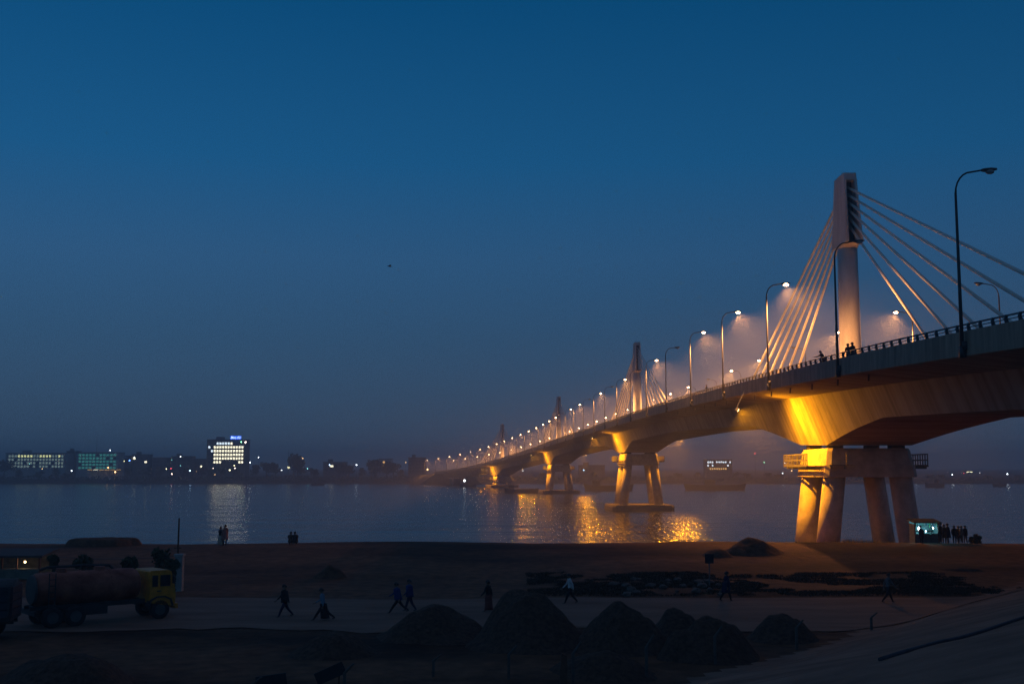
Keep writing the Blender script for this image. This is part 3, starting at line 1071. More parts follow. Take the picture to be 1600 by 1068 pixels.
# ------------------------------------------------------------------ far trees
M_LEAF = mat('leaves', (0.045, 0.06, 0.028), 0.8, var=0.45, scale=2.0, spec=0.2)
M_BARK = mat('bark', (0.07, 0.05, 0.035), 0.9, var=0.3, scale=4)
def leafcloud(g, c, rad, n, size, seed):
    rr = random.Random(seed)
    lobes = [(Vector(c) + Vector((rr.uniform(-.6, .6) * rad[0], rr.uniform(-.6, .6) * rad[1], rr.uniform(-.5, .6) * rad[2])), rr.uniform(0.35, 0.62)) for _ in range(9)]
    for _ in range(n):
        lc, lr = rr.choice(lobes)
        d = Vector((rr.gauss(0, 1), rr.gauss(0, 1), rr.gauss(0, 1))).normalized() * (rr.random() ** 0.4)
        p = lc + Vector((d.x * rad[0], d.y * rad[1], d.z * rad[2])) * lr
        u = Vector((rr.gauss(0, 1), rr.gauss(0, 1), rr.gauss(0, 1))).normalized()
        w = u.orthogonal().normalized()
        s = size * rr.uniform(0.6, 1.3)
        g.add([p - u * s, p + w * s * 0.6, p + u * s, p - w * s * 0.6], [(0, 1, 2, 3)])
tree_protos = []
for k in range(4):
    root = empty('far_tree', (0, 0, 0))
    g = MB()
    g.tube([(0, 0, -1), (0.1, 0, 3), (0.3, 0.1, 6), (0.2, 0.2, 8.5)], [0.45, 0.34, 0.24, 0.1], 7)
    for q in range(4):
        an = q * 1.7 + k
        g.tube([(0.2, 0, 4 + q * 0.8), (1.8 * math.cos(an), 1.8 * math.sin(an), 6.5 + q * 0.7)], [0.18, 0.06], 5)
    g.build('trunk', M_BARK, root)
    g = MB()
    leafcloud(g, (0, 0, 8), ((4.4, 4.4, 4.2), (5.4, 5.4, 3.4), (3.6, 3.6, 5.0), (5, 4, 4))[k], 420, 0.75, 20 + k)
    g.build('crown', M_LEAF, root)
    tree_protos.append(root)
TREES = [(8, 716, 1), (30, 733, 0), (60, 735, 1), (88, 730, 0), (105, 738, 1), (200, 730, 0), (228, 727, 1), (250, 729, 2), (288, 729, 0), (316, 727, 1), (330, 731, 0),
         (346, 727, 3), (372, 731, 1), (400, 725, 0), (417, 719, 3), (430, 721, 1), (459, 711, 2), (466, 717, 0), (492, 730, 1), (530, 722, 3), (545, 723, 1), (566, 730, 0), (580, 720, 2),
         (588, 717, 0), (604, 722, 1), (615, 719, 3), (626, 733, 0), (672, 741, 1), (848, 738, 0), (925, 736, 1), (1062, 738, 1), (1090, 737, 0), (1150, 736, 3), (1168, 738, 1),
         (1200, 738, 0), (1215, 740, 1), (1452, 740, 1), (1470, 741, 0), (1545, 742, 1), (1590, 741, 3)]
used = set()
for ti, (px_, pt_, k) in enumerate(sorted(TREES)):
    Y = 918 + (px_ * 37) % 24
    p = at(px_, pt_, Y)
    hgt = p.z - 1.8
    s = hgt / 12.2
    o = tree_protos[k] if k not in used else copy_tree(tree_protos[k])
    used.add(k)
    o.location = (p.x, Y, 1.8)
    ws = max(0.8, s)
    o.scale = (ws, ws, s)
    o.rotation_euler.z = (px_ * 1.3) % 6.28
    tag(o, 'dark leafy tree silhouette on the far bank, %s tree from the left' % (ORD[ti] if ti < len(ORD) else ['thirty-fifth', 'thirty-sixth', 'thirty-seventh', 'thirty-eighth', 'thirty-ninth', 'fortieth', 'forty-first'][ti - len(ORD)]), 'tree', 'dark trees along the far bank')
# brush and woodland that reads as one mass
g = MB()
rr = random.Random(11)
for _ in range(15000):
    x = rr.uniform(-760, 760)
    hmax = 4.0 + 3.0 * max(0, nz3(x * 0.02, 44.0)) + 2.2 * nz3(x * 0.09, 4.0)
    if x > 130: hmax *= 0.75
    z = 1.2 + rr.random() ** 1.3 * max(1.0, hmax)
    p = Vector((x, 908 + rr.uniform(0, 16), z))
    u = Vector((rr.gauss(0, 1), rr.gauss(0, 1), rr.gauss(0, 1))).normalized(); w = u.orthogonal().normalized()
    s = rr.uniform(0.6, 1.2)
    g.add([p - u * s, p + w * s * 0.6, p + u * s, p - w * s * 0.6], [(0, 1, 2, 3)])
tag(g.build('far_brush', M_LEAF), 'dark band of brush along the far bank', kind='stuff')

# ------------------------------------------------------------------ boats
M_HULL = mat('dark hull', (0.045, 0.042, 0.04), 0.8, var=0.3, scale=0.6)
M_CABIN = mat('boat cabin', (0.09, 0.085, 0.08), 0.8, var=0.3, scale=0.6)
def boat(px0, px1, pyw, label, cabin=0.8, hull_h=2.0, cab_h=2.4, lamp=None, name='cargo_barge'):
    Y = CAMZ * FPX / math.cos(PITCH) ** 2 / (pyw - 731.0)
    a = at(px0, pyw, Y); b = at(px1, pyw, Y)
    L = b.x - a.x; Bm = max(1.6, L * 0.2)
    root = empty(name, ((a.x + b.x) / 2, Y, 0))
    g = MB()
    rr_ = []
    for u in (-1, -0.93, -0.75, -0.4, 0, 0.4, 0.75, 0.93, 1):
        w = Bm / 2 * (1 - abs(u) ** 4 * 0.8)
        sh = hull_h * (1 + 0.45 * abs(u) ** 3)
        rr_.append([(u * L / 2 * 0.93, -w * 0.7, -0.4), (u * L / 2, -w, sh), (u * L / 2, w, sh), (u * L / 2 * 0.93, w * 0.7, -0.4)])
    g.loft(rr_)
    g.build('hull', M_HULL, root)
    g = MB()
    cl = L * 0.16
    g.box((L * (cabin - 0.5), 0, hull_h + cab_h / 2), (cl, Bm * 0.6, cab_h))
    g.box((L * (cabin - 0.5), 0, hull_h + cab_h + 0.1), (cl * 1.15, Bm * 0.7, 0.2))
    cb = g.build('cabin', M_CABIN, root)
    for k in range(3):
        g = MB(); g.box((L * (cabin - 0.5) + cl * 0.28 * (k - 1), -Bm * 0.3 - 0.02, hull_h + cab_h * 0.62), (cl * 0.18, 0.06, cab_h * 0.3)); g.build('window', M_GL, cb)
    g = MB()
    g.box((-L * (cabin - 0.5) * 0.35, 0, hull_h + 0.15), (L * 0.5, Bm * 0.7, 0.5))
    g.build('hatch_cover', M_CABIN, root)
    g = MB(); g.tube([(L * (cabin - 0.5), 0, hull_h + cab_h), (L * (cabin - 0.5), 0, hull_h + cab_h + 3.2)], 0.08, 5); g.build('mast', M_STEEL, root)
    if lamp:
        g = MB(); g.ball((L * (cabin - 0.5), -Bm * 0.35, hull_h + cab_h), lamp[1], 8, 5); g.build('lamp', em('boat lamp', LC[lamp[0]], 5), root)
    tag(root, label, 'boat', 'boats on the river')
boat(1068, 1166, 765, 'long dark cargo barge lying right of the second pier', 0.42, 2.6, 2.8)
boat(912, 990, 766, 'dark cargo barge half hidden behind the second pier', 0.25, 2.6, 2.8)
boat(788, 842, 769, 'low dark barge moored at the third pier', 0.2, 1.6, 2.0)
boat(718, 744, 760, 'small dark boat with a white lamp near the farthest pier', 0.3, 1.6, 2.4, ('white', 0.8), 'river_boat')
boat(486, 506, 758, 'small dark boat alone off the middle of the far bank', 0.35, 1.0, 1.2, None, 'river_boat')
boat(1445, 1476, 761, 'dark boat just right of the nearest pier', 0.6, 2.2, 2.6, None, 'river_boat')
boat(1551, 1572, 760, 'dim boat close to the right edge of the picture', 0.5, 1.4, 1.6, None, 'river_boat')

# ------------------------------------------------------------------ foreground: heaps
M_GRAV = mat('gravel', (0.085, 0.048, 0.031), 0.95, var=0.5, scale=5.0, bump=1.0, spec=0.2)
M_EARTH = mat('earth mound', (0.10, 0.052, 0.03), 0.95, var=0.5, scale=2.2, bump=0.8, spec=0.15)
def heap(name, px_, pytop, halfpx, Y, m, label, cat, group=None, flat=0.0, ry=1.0, ecc=0.0):
    top = at(px_, pytop, Y)
    rx = halfpx * Y / FPX * (1.3 if cat == 'gravel heap' else 1.0)
    zb = min(gz(top.x + dx, Y + dy) for dx in (-rx, 0, rx) for dy in (-rx * ry, 0, rx * ry)) - 0.15
    hgt = top.z - zb
    g = MB()
    K, J = 56, 22
    vs_ = []
    sd = px_ * 0.37
    hr_ = random.Random(int(px_ * 7 + pytop))
    lobes = [(0, 0, 0.95, 0.93)] + [(hr_.uniform(-0.5, 0.5), hr_.uniform(-0.35, 0.35), hr_.uniform(0.45, 0.6), hr_.uniform(0.45, 0.72)) for _ in range(4)]
    for j in range(J + 1):
        u = j / J
        for k in range(K):
            an = 2 * math.pi * k / K
            rr_ = u * (1 + 0.34 * nz3(math.cos(an) * 1.1 + sd, math.sin(an) * 1.1, sd) + 0.1 * nz3(math.cos(an) * 4 + sd, math.sin(an) * 4, sd))
            x, y = rx * rr_ * math.cos(an) + ecc * (1 - u), rx * ry * rr_ * math.sin(an)
            if flat:
                w = max(0.0, min(1.0, (1 - u) / (1 - flat)))
                f = w * w * (3 - 2 * w)
            else:
                f = 0.0
                for ox, oy, lr, lh in lobes:
                    q = min(1.0, math.hypot(x / rx - ox, y / (rx * ry) - oy) / lr)
                    f += (lh * (0.5 + 0.5 * math.cos(math.pi * q))) ** 3
                f = f ** (1 / 3) * min(1.0, (1 - u) * 6)
            z = hgt * f * (1 + 0.10 * nz3(x * 0.8 + sd, y * 0.8, 2)) + 0.10 * hgt * nz3(x * 0.9 + sd, y * 0.9, 5) * (1 - u) + 0.07 * hgt * nz3(x * 2.3 + sd, y * 2.3, 1) * (1 - u * 0.5) + 0.04 * nz3(x * 6, y * 6, sd)
            vs_.append((x, y, z - 0.05 * u))
    fs = [(j * K + k, j * K + (k + 1) % K, (j + 1) * K + (k + 1) % K, (j + 1) * K + k) for j in range(J) for k in range(K)]
    g.add(vs_, [f[::-1] for f in fs])
    o = g.build(name, m, smooth=True, loc=(top.x, Y, zb))
    return tag(o, label, cat, group)
GH = 'gravel heaps beside the dirt road'
heap('gravel_heap', 680, 944, 96, 54, M_GRAV, 'broad rounded gravel heap, leftmost of the row beside the road', 'gravel heap', GH)
heap('gravel_heap', 830, 922, 100, 51.5, M_GRAV, 'tallest gravel heap, second from left in the row beside the road', 'gravel heap', GH)
heap('gravel_heap', 966, 938, 82, 50.5, M_GRAV, 'wide gravel heap in the middle of the row beside the road', 'gravel heap', GH)
heap('gravel_heap', 1062, 951, 48, 54.5, M_GRAV, 'small gravel heap peeping out behind the middle heaps', 'gravel heap', GH)
heap('gravel_heap', 1106, 962, 80, 48.2, M_GRAV, 'dark gravel heap nearest the sloping embankment foot', 'gravel heap', GH)
heap('gravel_heap', 1222, 959, 62, 53, M_GRAV, 'low gravel heap, rightmost of the row beside the road', 'gravel heap', GH)
heap('gravel_heap', 945, 1016, 95, 44.5, M_GRAV, 'low dark gravel heap in front of the middle heaps', 'gravel heap', GH)
heap('gravel_heap', 100, 1021, 112, 42, M_GRAV, 'dark gravel heap in the bottom left corner', 'gravel heap', GH)
heap('gravel_heap', 520, 985, 75, 49, M_GRAV, 'very low spread of gravel left of the row of heaps', 'gravel heap', GH)
heap('earth_mound', 1174, 841, 74, 92, M_EARTH, 'peaked earth mound on the bank left of the nearest pier', 'earth mound', None, 0.0, 0.8)
heap('earth_mound', 1120, 857, 45, 90, M_EARTH, 'lower earth mound against the left of the peaked mound', 'earth mound', None, 0.0, 0.8)
heap('earth_mound', 166, 840, 60, 99.5, M_EARTH, 'flat-topped dark earth mound on the bank crest at left', 'earth mound', None, 0.78, 0.6)
heap('earth_mound', 515, 884, 40, 80, M_EARTH, 'small low hump of earth at the foot of the bank', 'earth mound', None, 0.0, 0.8)
heap('earth_mound', 1500, 886, 60, 84, M_EARTH, 'low hump of earth below the kiosk people', 'earth mound', None, 0.3, 0.8)

# ------------------------------------------------------------------ stones, grass
M_STONE = mat('stone', (0.12, 0.085, 0.065), 0.9, var=0.35, scale=3, bump=0.5)
stone_protos = []
for k in range(3):
    g = MB(); g.ball((0, 0, 0.3), (0.5, 0.42, 0.34), 9, 6, jit=0.22)
    stone_protos.append(g)
srnd = random.Random(21)
st0 = {}
spos = [(srnd.uniform(955, 1125), srnd.uniform(903, 926)) for _ in range(26)]
sidx = [sorted(spos).index(q) for q in spos]
for k in range(26):
    px_, py_ = spos[k]
    Y = 7.5 * FPX / (py_ - 731)
    X = (px_ - 800) / FPX * Y
    v = k % 3
    if v not in st0:
        o = stone_protos[v].build('stone', M_STONE); st0[v] = o
    else:
        o = put(st0[v], 'stone')
    s = srnd.uniform(0.3, 0.75)
    o.location = (X, Y, gz(X, Y) - 0.06 * s); o.scale = (s, s, s * 0.8); o.rotation_euler.z = srnd.uniform(0, 6)
    tag(o, 'rough pale stone in the dark grass strip, %s stone from the left' % ORD[sidx[k]], 'stone', 'stones in the grass strip beside the road')
M_GRASS = mat('rank grass', (0.048, 0.032, 0.015), 0.85, var=0.4, scale=1.5, spec=0.2)
g = MB()
for _ in range(90000):
    X = srnd.uniform(1, 42); Y = srnd.uniform(69.5, 82)
    if nz3(X * 0.14, Y * 0.25, 8.0) + 0.5 * nz3(X * 0.6, Y * 0.7, 3.0) < -0.16 or X > 30 + 4 * nz3(Y, 1): continue
    z = gz(X, Y)
    h = srnd.uniform(0.03, 0.13); a = srnd.uniform(0, 6.28)
    dx, dy = math.cos(a) * 0.05, math.sin(a) * 0.05
    lx, ly = srnd.uniform(-.15, .15), srnd.uniform(-.15, .15)
    g.add([(X - dx, Y - dy, z - 0.03), (X + dx, Y + dy, z - 0.03), (X + lx, Y + ly, z + h)], [(0, 1, 2)])
tag(g.build('verge_grass', M_GRASS), 'dark rank grass on the verge beside the road', kind='stuff')
g = MB()
for _ in range(2600):
    if srnd.random() < 0.75:
        px_ = srnd.gauss(1340, 22) if srnd.random() < 0.7 else srnd.gauss(1318, 6)
    else:
        px_ = srnd.uniform(1180, 1420)
    Y = srnd.uniform(116, 121)
    X = (px_ - 800) / FPX * Y
    z = gz(X, Y)
    h = srnd.uniform(0.4, 1.5); a = srnd.uniform(0, 6.28)
    dx, dy = math.cos(a) * 0.045, math.sin(a) * 0.045
    g.add([(X - dx, Y - dy, z - 0.03), (X + dx, Y + dy, z - 0.03), (X + srnd.uniform(-.25, .25), Y + srnd.uniform(-.25, .25), z + h)], [(0, 1, 2)])
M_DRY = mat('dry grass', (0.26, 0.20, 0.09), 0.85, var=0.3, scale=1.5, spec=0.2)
tag(g.build('crest_grass', M_DRY), 'dry grass lit orange at the feet of the nearest pier', kind='stuff')

def bush(px_, py_, Y, rpx, label, seed, leaf=None):
    p = at(px_, py_, Y)
    r = rpx * Y / FPX
    z0 = gz(p.x, Y)
    root = empty('bush', (p.x, Y, z0))
    hc = max(0.3, p.z - z0)
    g = MB()
    for q in range(5):
        g.tube([(0, 0, -0.1), (r * 0.5 * math.cos(q * 1.3), r * 0.5 * math.sin(q * 1.3), hc)], [0.05, 0.02], 5)
    g.build('stem', M_BARK, root)
    g = MB(); leafcloud(g, (0, 0, hc), (r, r, r), 420, 0.12, seed)
    for _ in range(160):
        zz = random.uniform(0.05, hc); an = random.uniform(0, 6.28); q = r * 0.5 * random.random()
        p0 = Vector((q * math.cos(an), q * math.sin(an), zz)); u = Vector((random.gauss(0, 1), random.gauss(0, 1), random.gauss(0, 1))).normalized() * 0.12; w = u.orthogonal().normalized() * 0.08
        g.add([p0 - u, p0 + w, p0 + u, p0 - w], [(0, 1, 2, 3)])
    g.build('foliage', leaf or M_LEAF, root)
    tag(root, label, 'bush')
bush(86, 876, 70, 10, 'round dark bush left of the tanker, behind the truck bed', 1)
bush(131, 879, 68, 15, 'dark bush rising behind the middle of the tanker', 2)
bush(252, 873, 70, 17, 'dark bush standing above the yellow cab', 3)
bush(270, 884, 69, 11, 'dark bush between the yellow cab and the gate pillar', 4)
bush(1527, 844, 104, 8, 'small bush at the right end of the kiosk people', 5)
bush(203, 880, 66, 12, 'low dark bush behind the front of the tanker', 6)
bush(1519, 842, 105, 6, 'thin small plant beside the last kiosk person', 7)

# ------------------------------------------------------------------ bent fence posts
M_FPOST = mat('weathered post', (0.11, 0.085, 0.07), 0.85, var=0.35, scale=5)
fp = None; fa = None
FPOS = [(405, 1072, 1043), (545, 1066, 1015), (680, 1036, 1003), (795, 1040, 990), (893, 1048, 984), (1005, 1040, 972), (1110, 1021, 963), (1235, 1000, 955), (1350, 976, 953)]
for k, (px_, pyb, pyt) in enumerate(FPOS):
    Y = 7.45 * FPX / math.cos(PITCH) / (pyb - 731)
    X = (px_ - 800) / FPX * Y
    z = gz(X, Y)
    hgt = (pyb - pyt) * Y / FPX
    root = empty('fence_post', (X, Y, z))
    if fp is None:
        g = MB(); g.box((0, 0, 0.48), (0.10, 0.10, 1.04)); fp = g.build('upright', M_FPOST, root); o1 = fp
        g = MB(); g.tube([(0, 0, 0.98), (0.30, 0, 1.36)], [0.05, 0.04], 6); fa = g.build('bent_arm', M_FPOST, root); o2 = fa
    else:
        o1 = put(fp, 'upright', root); o2 = put(fa, 'bent_arm', root)
    s = max(0.6, hgt / 1.36)
    o1.scale = (1, 1, s); o2.scale = (1, 1, s)
    tag(root, 'bent-topped fence post along the embankment foot, %s from the left' % ORD[k], 'fence post', 'bent fence posts along the embankment foot')
# strands of wire between the posts
M_WIRE = mat('fence wire', (0.10, 0.09, 0.08), 0.6, 0.5)
M_RUST = mat('rusty wood', (0.14, 0.06, 0.035), 0.9, var=0.4, scale=6)
p = at(880, 1064, 41.5)
zz = gz(p.x, 41.5)
g = MB(); g.loft([[(-0.13, -0.1, -0.1), (0.13, -0.1, -0.1), (0.13, 0.1, -0.1), (-0.13, 0.1, -0.1)], [(-0.12, -0.1, 0.7), (0.15, -0.1, 0.7), (0.15, 0.1, 0.7), (-0.12, 0.1, 0.7)], [(-0.06, -0.08, 1.3), (0.12, -0.08, 1.22), (0.12, 0.08, 1.22), (-0.06, 0.08, 1.3)]])
tag(g.build('broken_post', M_RUST, loc=(p.x, 41.5, zz)), 'stout reddish broken post at the bottom edge of the picture', 'post')
M_BOARD = mat('black board', (0.015, 0.015, 0.017), 0.7, var=0.3, scale=4)
for px_, py_, rot, lab in ((516, 1051, 24, 'tilted black board beside the second bent post'), (424, 1063, 8, 'low black board at the bottom edge by the first bent post')):
    p = at(px_, py_, 40.5)
    zz = gz(p.x, 40.5)
    root = empty('dark_board', (p.x, 40.5, zz))
    g = MB(); g.box((0, 0, p.z - zz), (1.05, 0.07, 0.42), Matrix.Rotation(R(-rot), 3, 'Y')); g.build('panel', M_BOARD, root)
    for x in (-0.3, 0.3):
        g = MB(); g.box((x, 0.05, (p.z - zz) / 2), (0.06, 0.05, p.z - zz)); g.build('leg', M_RUST, root)
    tag(root, lab, 'board')

def on_ground(px_, py_):
    Y = 6.0
    while Y < 140:
        p_ = at(px_, py_, Y)
        if p_.z <= gz(p_.x, Y): return Vector((p_.x, Y, gz(p_.x, Y)))
        Y += 0.1
    return at(px_, py_, Y)
M_PIPE = mat('dark hose', (0.05, 0.045, 0.055), 0.7, var=0.3, scale=3)
g = MB(); g.tube([on_ground(px_, py_) + Vector((0, 0, 0.03)) for px_, py_ in ((1375, 1032), (1420, 1018), (1465, 1005), (1500, 998), (1540, 986), (1575, 974), (1612, 962))], 0.055, 8)
tag(g.build('long_hose', M_PIPE, smooth=True), 'long dark hose lying across the slope at lower right', 'hose')
# sign on a post by the bank
p = at(1108, 872, 74)
zz = gz(p.x, 74)
root = empty('sign_post', (p.x, 74, zz))
g = MB(); g.tube([(0, 0, -0.2), (0, 0, p.z - zz + 0.2)], 0.04, 7); g.build('pole', M_STEEL, root)
g = MB(); g.box((0, -0.06, p.z - zz), (0.55, 0.04, 0.6)); g.build('sign_panel', M_BOARD, root)
tag(root, 'small dark square sign on a thin post before the earth mound', 'sign')
# gate pillar, pole and wire by the tanker
p = at(281, 868, 72); zz = gz(p.x, 72)
root = empty('gate_pillar', (p.x, 72, zz))
g = MB(); g.box((0, 0, (p.z - zz) / 2), (0.46, 0.46, p.z - zz)); g.build('shaft', M_CONC, root)
g = MB(); g.box((0, 0, p.z - zz + 0.06), (0.58, 0.58, 0.14)); g.build('coping', M_CONC, root)
tag(root, 'pale concrete gate pillar just right of the yellow cab', 'pillar')
p = at(279.5, 809, 75); zz = gz(p.x, 75)
root = empty('utility_pole', (p.x, 75, zz))
g = MB(); g.tube([(0, 0, -0.2), (0.02, 0, p.z - zz)], [0.075, 0.05], 8); g.build('pole', M_RUST, root)
g = MB(); g.box((0, 0, p.z - zz - 1.9), (0.5, 0.06, 0.06)); g.build('cross_arm', M_RUST, root)
tag(root, 'tall thin pole standing above the gate pillar', 'pole')
a = at(278, 868, 75); b = at(58, 866, 78)
g = MB(); g.tube([a.lerp(b, k / 10) - Vector((0, 0, 0.25 * math.sin(math.pi * k / 10))) for k in range(11)], 0.02, 5)
tag(g.build('overhead_wire', M_WIRE), 'dark wire strung from the thin pole to the hut', 'wire')

# hut with a small bulb at the left edge
p = at(24, 866, 80); zz = gz(p.x, 80)
root = empty('roadside_hut', (p.x, 80, zz))
M_HUT = mat('hut boards', (0.16, 0.15, 0.11), 0.9, var=0.35, scale=3)
hr = p.z - zz
g = MB(); g.box((0, 1.1, hr / 2), (4.4, 0.1, hr)); g.build('back_wall', M_HUT, root)
g = MB(); g.box((0, 0, hr + 0.12), (4.9, 2.9, 0.14), Matrix.Rotation(R(6), 3, 'X')); g.build('roof', M_FROOF, root)
for x in (-2.1, -0.45, 0.55, 2.1):
    g = MB(); g.box((x, -1.0, hr / 2), (0.12, 0.12, hr)); g.build('post', M_RUST, root)
g = MB(); g.box((0, -0.9, 0.35), (4.2, 0.5, 0.7)); g.build('counter', M_HUT, root)
g = MB(); g.ball((0.9, -0.5, hr - 0.45), 0.07, 8, 6); bulb = g.build('bulb', em('hut bulb', (1.0, 0.7, 0.35), 12), root)
ld = bpy.data.lights.new('bulb_light', 'POINT'); ld.energy = 6; ld.color = (1, 0.7, 0.35); ld.shadow_soft_size = 0.07
lo = bpy.data.objects.new('bulb_light', ld); COL.objects.link(lo); lo.parent = root; lo.location = (0.9, -0.62, hr - 0.5)
tag(root, 'small open hut with one orange bulb at the left edge', 'hut')

# ------------------------------------------------------------------ trucks
M_TYRE = mat('tyre rubber', (0.02, 0.02, 0.02), 0.85)
M_RIM = mat('wheel rim', (0.12, 0.12, 0.12), 0.5, 0.6)
M_CHAS = mat('truck chassis', (0.03, 0.03, 0.03), 0.7)
M_YEL_P = mat('yellow cab paint', (0.75, 0.24, 0.008), 0.5, var=0.25, scale=3)
M_TANK = mat('rusty tank', (0.32, 0.045, 0.016), 0.75, var=0.5, scale=1.1, col2=(0.52, 0.15, 0.085), bump=0.2)
M_TANKE = mat('tank end', (0.09, 0.07, 0.06), 0.8, var=0.4, scale=1.5)
def wheel(root, x, y, r, w, proto):
    if 't' not in proto:
        g = MB()
        prof = [(0.55, -1), (0.92, -1), (1.0, -0.7), (1.0, 0.7), (0.92, 1), (0.55, 1)]
        K = 20
        g.loft([[(q * r * math.cos(2 * math.pi * k / K), s * w / 2, q * r * math.sin(2 * math.pi * k / K)) for k in range(K)] for q, s in prof], caps=False)
        t_ = g.build('tyre', M_TYRE, root, smooth=True)
        g = MB()
        g.loft([[(q * r * math.cos(2 * math.pi * k / K), s * w / 2, q * r * math.sin(2 * math.pi * k / K)) for k in range(K)] for q, s in ((0.56, -0.9), (0.5, -0.55), (0.2, -0.6), (0.18, -0.9))] )
        m_ = g.build('rim', M_RIM, t_)
        proto['t'] = t_; proto['r'] = m_
        t_.name = 'wheel'
    else:
        t_ = put(proto['t'], 'wheel', root); m_ = put(proto['r'], 'rim', t_)
    t_.location = (x, y, r)
PHI = R(40)
P0 = Vector((-23.4, 56.2))
fwd = Vector((math.cos(PHI), math.sin(PHI)))
tr = empty('tanker_truck', (P0.x, P0.y, gz(P0.x, P0.y) + 0.02), PHI)
# local: x forward from the tail, y left, camera side is -y
g = MB()
K = 28; TR = 0.80; TC = 1.78
prof = [(0.25, 0.55), (0.30, 0.86), (0.42, 0.97), (0.6, 1.0), (5.0, 1.0), (5.22, 0.97), (5.35, 0.86), (5.4, 0.55)]
g.loft([[(x, 1.12 * TR * q * math.cos(2 * math.pi * k / K), TC + TR * q * math.sin(2 * math.pi * k / K)) for k in range(K)] for x, q in prof])
tank = g.build('tank', M_TANK, tr, smooth=True)
g = MB()
for x in (1.1, 2.5, 3.9):
    g.loft([[(x + dx, 1.12 * TR * q * math.cos(2 * math.pi * k / K), TC + TR * q * math.sin(2 * math.pi * k / K)) for k in range(K)] for dx, q in ((-0.06, 1.0), (-0.06, 1.025), (0.06, 1.025), (0.06, 1.0))], caps=False)
g.build('hoop', M_TANK, tank)
g = MB()
g.loft([[(x, 1.12 * TR * q * math.cos(2 * math.pi * k / K), TC + TR * q * math.sin(2 * math.pi * k / K)) for k in range(K)] for x, q in ((0.18, 0.84), (0.25, 0.88), (0.27, 0.88))])
g.build('end_plate', M_TANKE, tank)
for x in (1.6, 3.5):
    g = MB(); g.tube([(x, 0, TC + TR - 0.03), (x, 0, TC + TR + 0.16)], [0.27, 0.25], 14); g.build('hatch', M_TANK, tank)
g = MB()
g.tube([(0.7, 0.3, TC + TR + 0.1), (1.0, 0.35, TC + TR + 0.2), (2.6, 0.3, TC + TR + 0.22), (4.1, 0.3, TC + TR + 0.16), (4.6, 0.35, TC + 0.5)], 0.07, 7)
g.build('hose', M_CHAS, tr)
g = MB()
for y in (-0.42, 0.42):
    g.box((3.4, y, 0.92), (6.7, 0.10, 0.22))
for x in (0.3, 1.6, 3.0, 4.4, 5.6):
    g.box((x, 0, 0.92), (0.12, 0.8, 0.16))
g.box((2.9, -0.85, 0.72), (1.5, 0.06, 0.45)); g.box((2.9, 0.85, 0.72), (1.5, 0.06, 0.45))
g.box((0.12, 0, 0.75), (0.12, 2.0, 0.22))
g.build('chassis', M_CHAS, tr)
g = MB()
for y in (-0.93,):
    g.tube([(0.75, y, 0.9), (0.75, y, 2.6)], 0.025, 5); g.tube([(1.05, y, 0.9), (1.05, y, 2.6)], 0.025, 5)
    for z in (1.1, 1.4, 1.7, 2.0, 2.3): g.tube([(0.75, y, z), (1.05, y, z)], 0.02, 5)
g.build('ladder', M_CHAS, tr)
# cab
cabp = [(5.72, 0.85), (7.05, 0.62), (7.1, 1.15), (7.05, 1.55), (6.86, 2.36), (6.7, 2.45), (5.8, 2.45), (5.72, 2.38)]
g = MB(); g.loft([[(x, y * (1 if z < 1.6 else 0.96), z) for x, z in cabp] for y in (-1.05, 1.05)])
cab = g.build('cab', M_YEL_P, tr)
for sy in (-1, 1):
    g = MB(); g.box((6.52, sy * 1.035, 1.93), (0.52, 0.05, 0.56)); g.build('door_window', M_GL, cab)
    g = MB(); g.box((5.98, sy * 1.035, 1.93), (0.28, 0.05, 0.56)); g.build('side_window', M_GL, cab)
    g = MB(); g.box((6.2, sy * 1.062, 1.42), (0.22, 0.03, 0.05)); g.build('door_handle', M_CHAS, cab)
    g = MB(); g.ball((7.08, sy * 0.78, 1.02), (0.05, 0.13, 0.13), 10, 6); g.build('headlight', M_LENSOFF, cab)
    g = MB(); g.box((6.9, sy * 1.22, 1.95), (0.08, 0.2, 0.34)); g.tube([(6.9, sy * 1.0, 2.15), (6.9, sy * 1.22, 2.1)], 0.02, 5); g.build('mirror', M_CHAS, cab)
    g = MB()
    g.loft([[(x + 6.3, sy * 0.72, z), (x + 6.3, sy * 1.12, z), (x * 1.12 + 6.3, sy * 1.12, z + 0.06), (x * 1.12 + 6.3, sy * 0.72, z + 0.06)] for x, z in ((-0.6, 0.62), (-0.5, 0.95), (-0.2, 1.1), (0.2, 1.1), (0.5, 0.95), (0.6, 0.62))])
    g.build('mudguard', M_CHAS, cab)
g = MB(); g.box((6.985, 0, 1.95), (0.05, 1.8, 0.62), Matrix.Rotation(R(-15), 3, 'Y')); g.build('windscreen', M_GL, cab)
g = MB(); g.box((7.15, 0, 0.62), (0.16, 2.1, 0.26)); g.build('bumper', M_YEL_P, cab)
g = MB(); g.box((7.1, 0, 1.15), (0.04, 1.2, 0.4)); g.build('grille', M_CHAS, cab)
pr = {}
for x in (0.95, 2.05, 6.3):
    for y in (-0.9, 0.9):
        wheel(tr, x, y, 0.5, 0.3, pr)
tag(tr, 'rusty tanker truck with a yellow cab parked at left', 'truck')

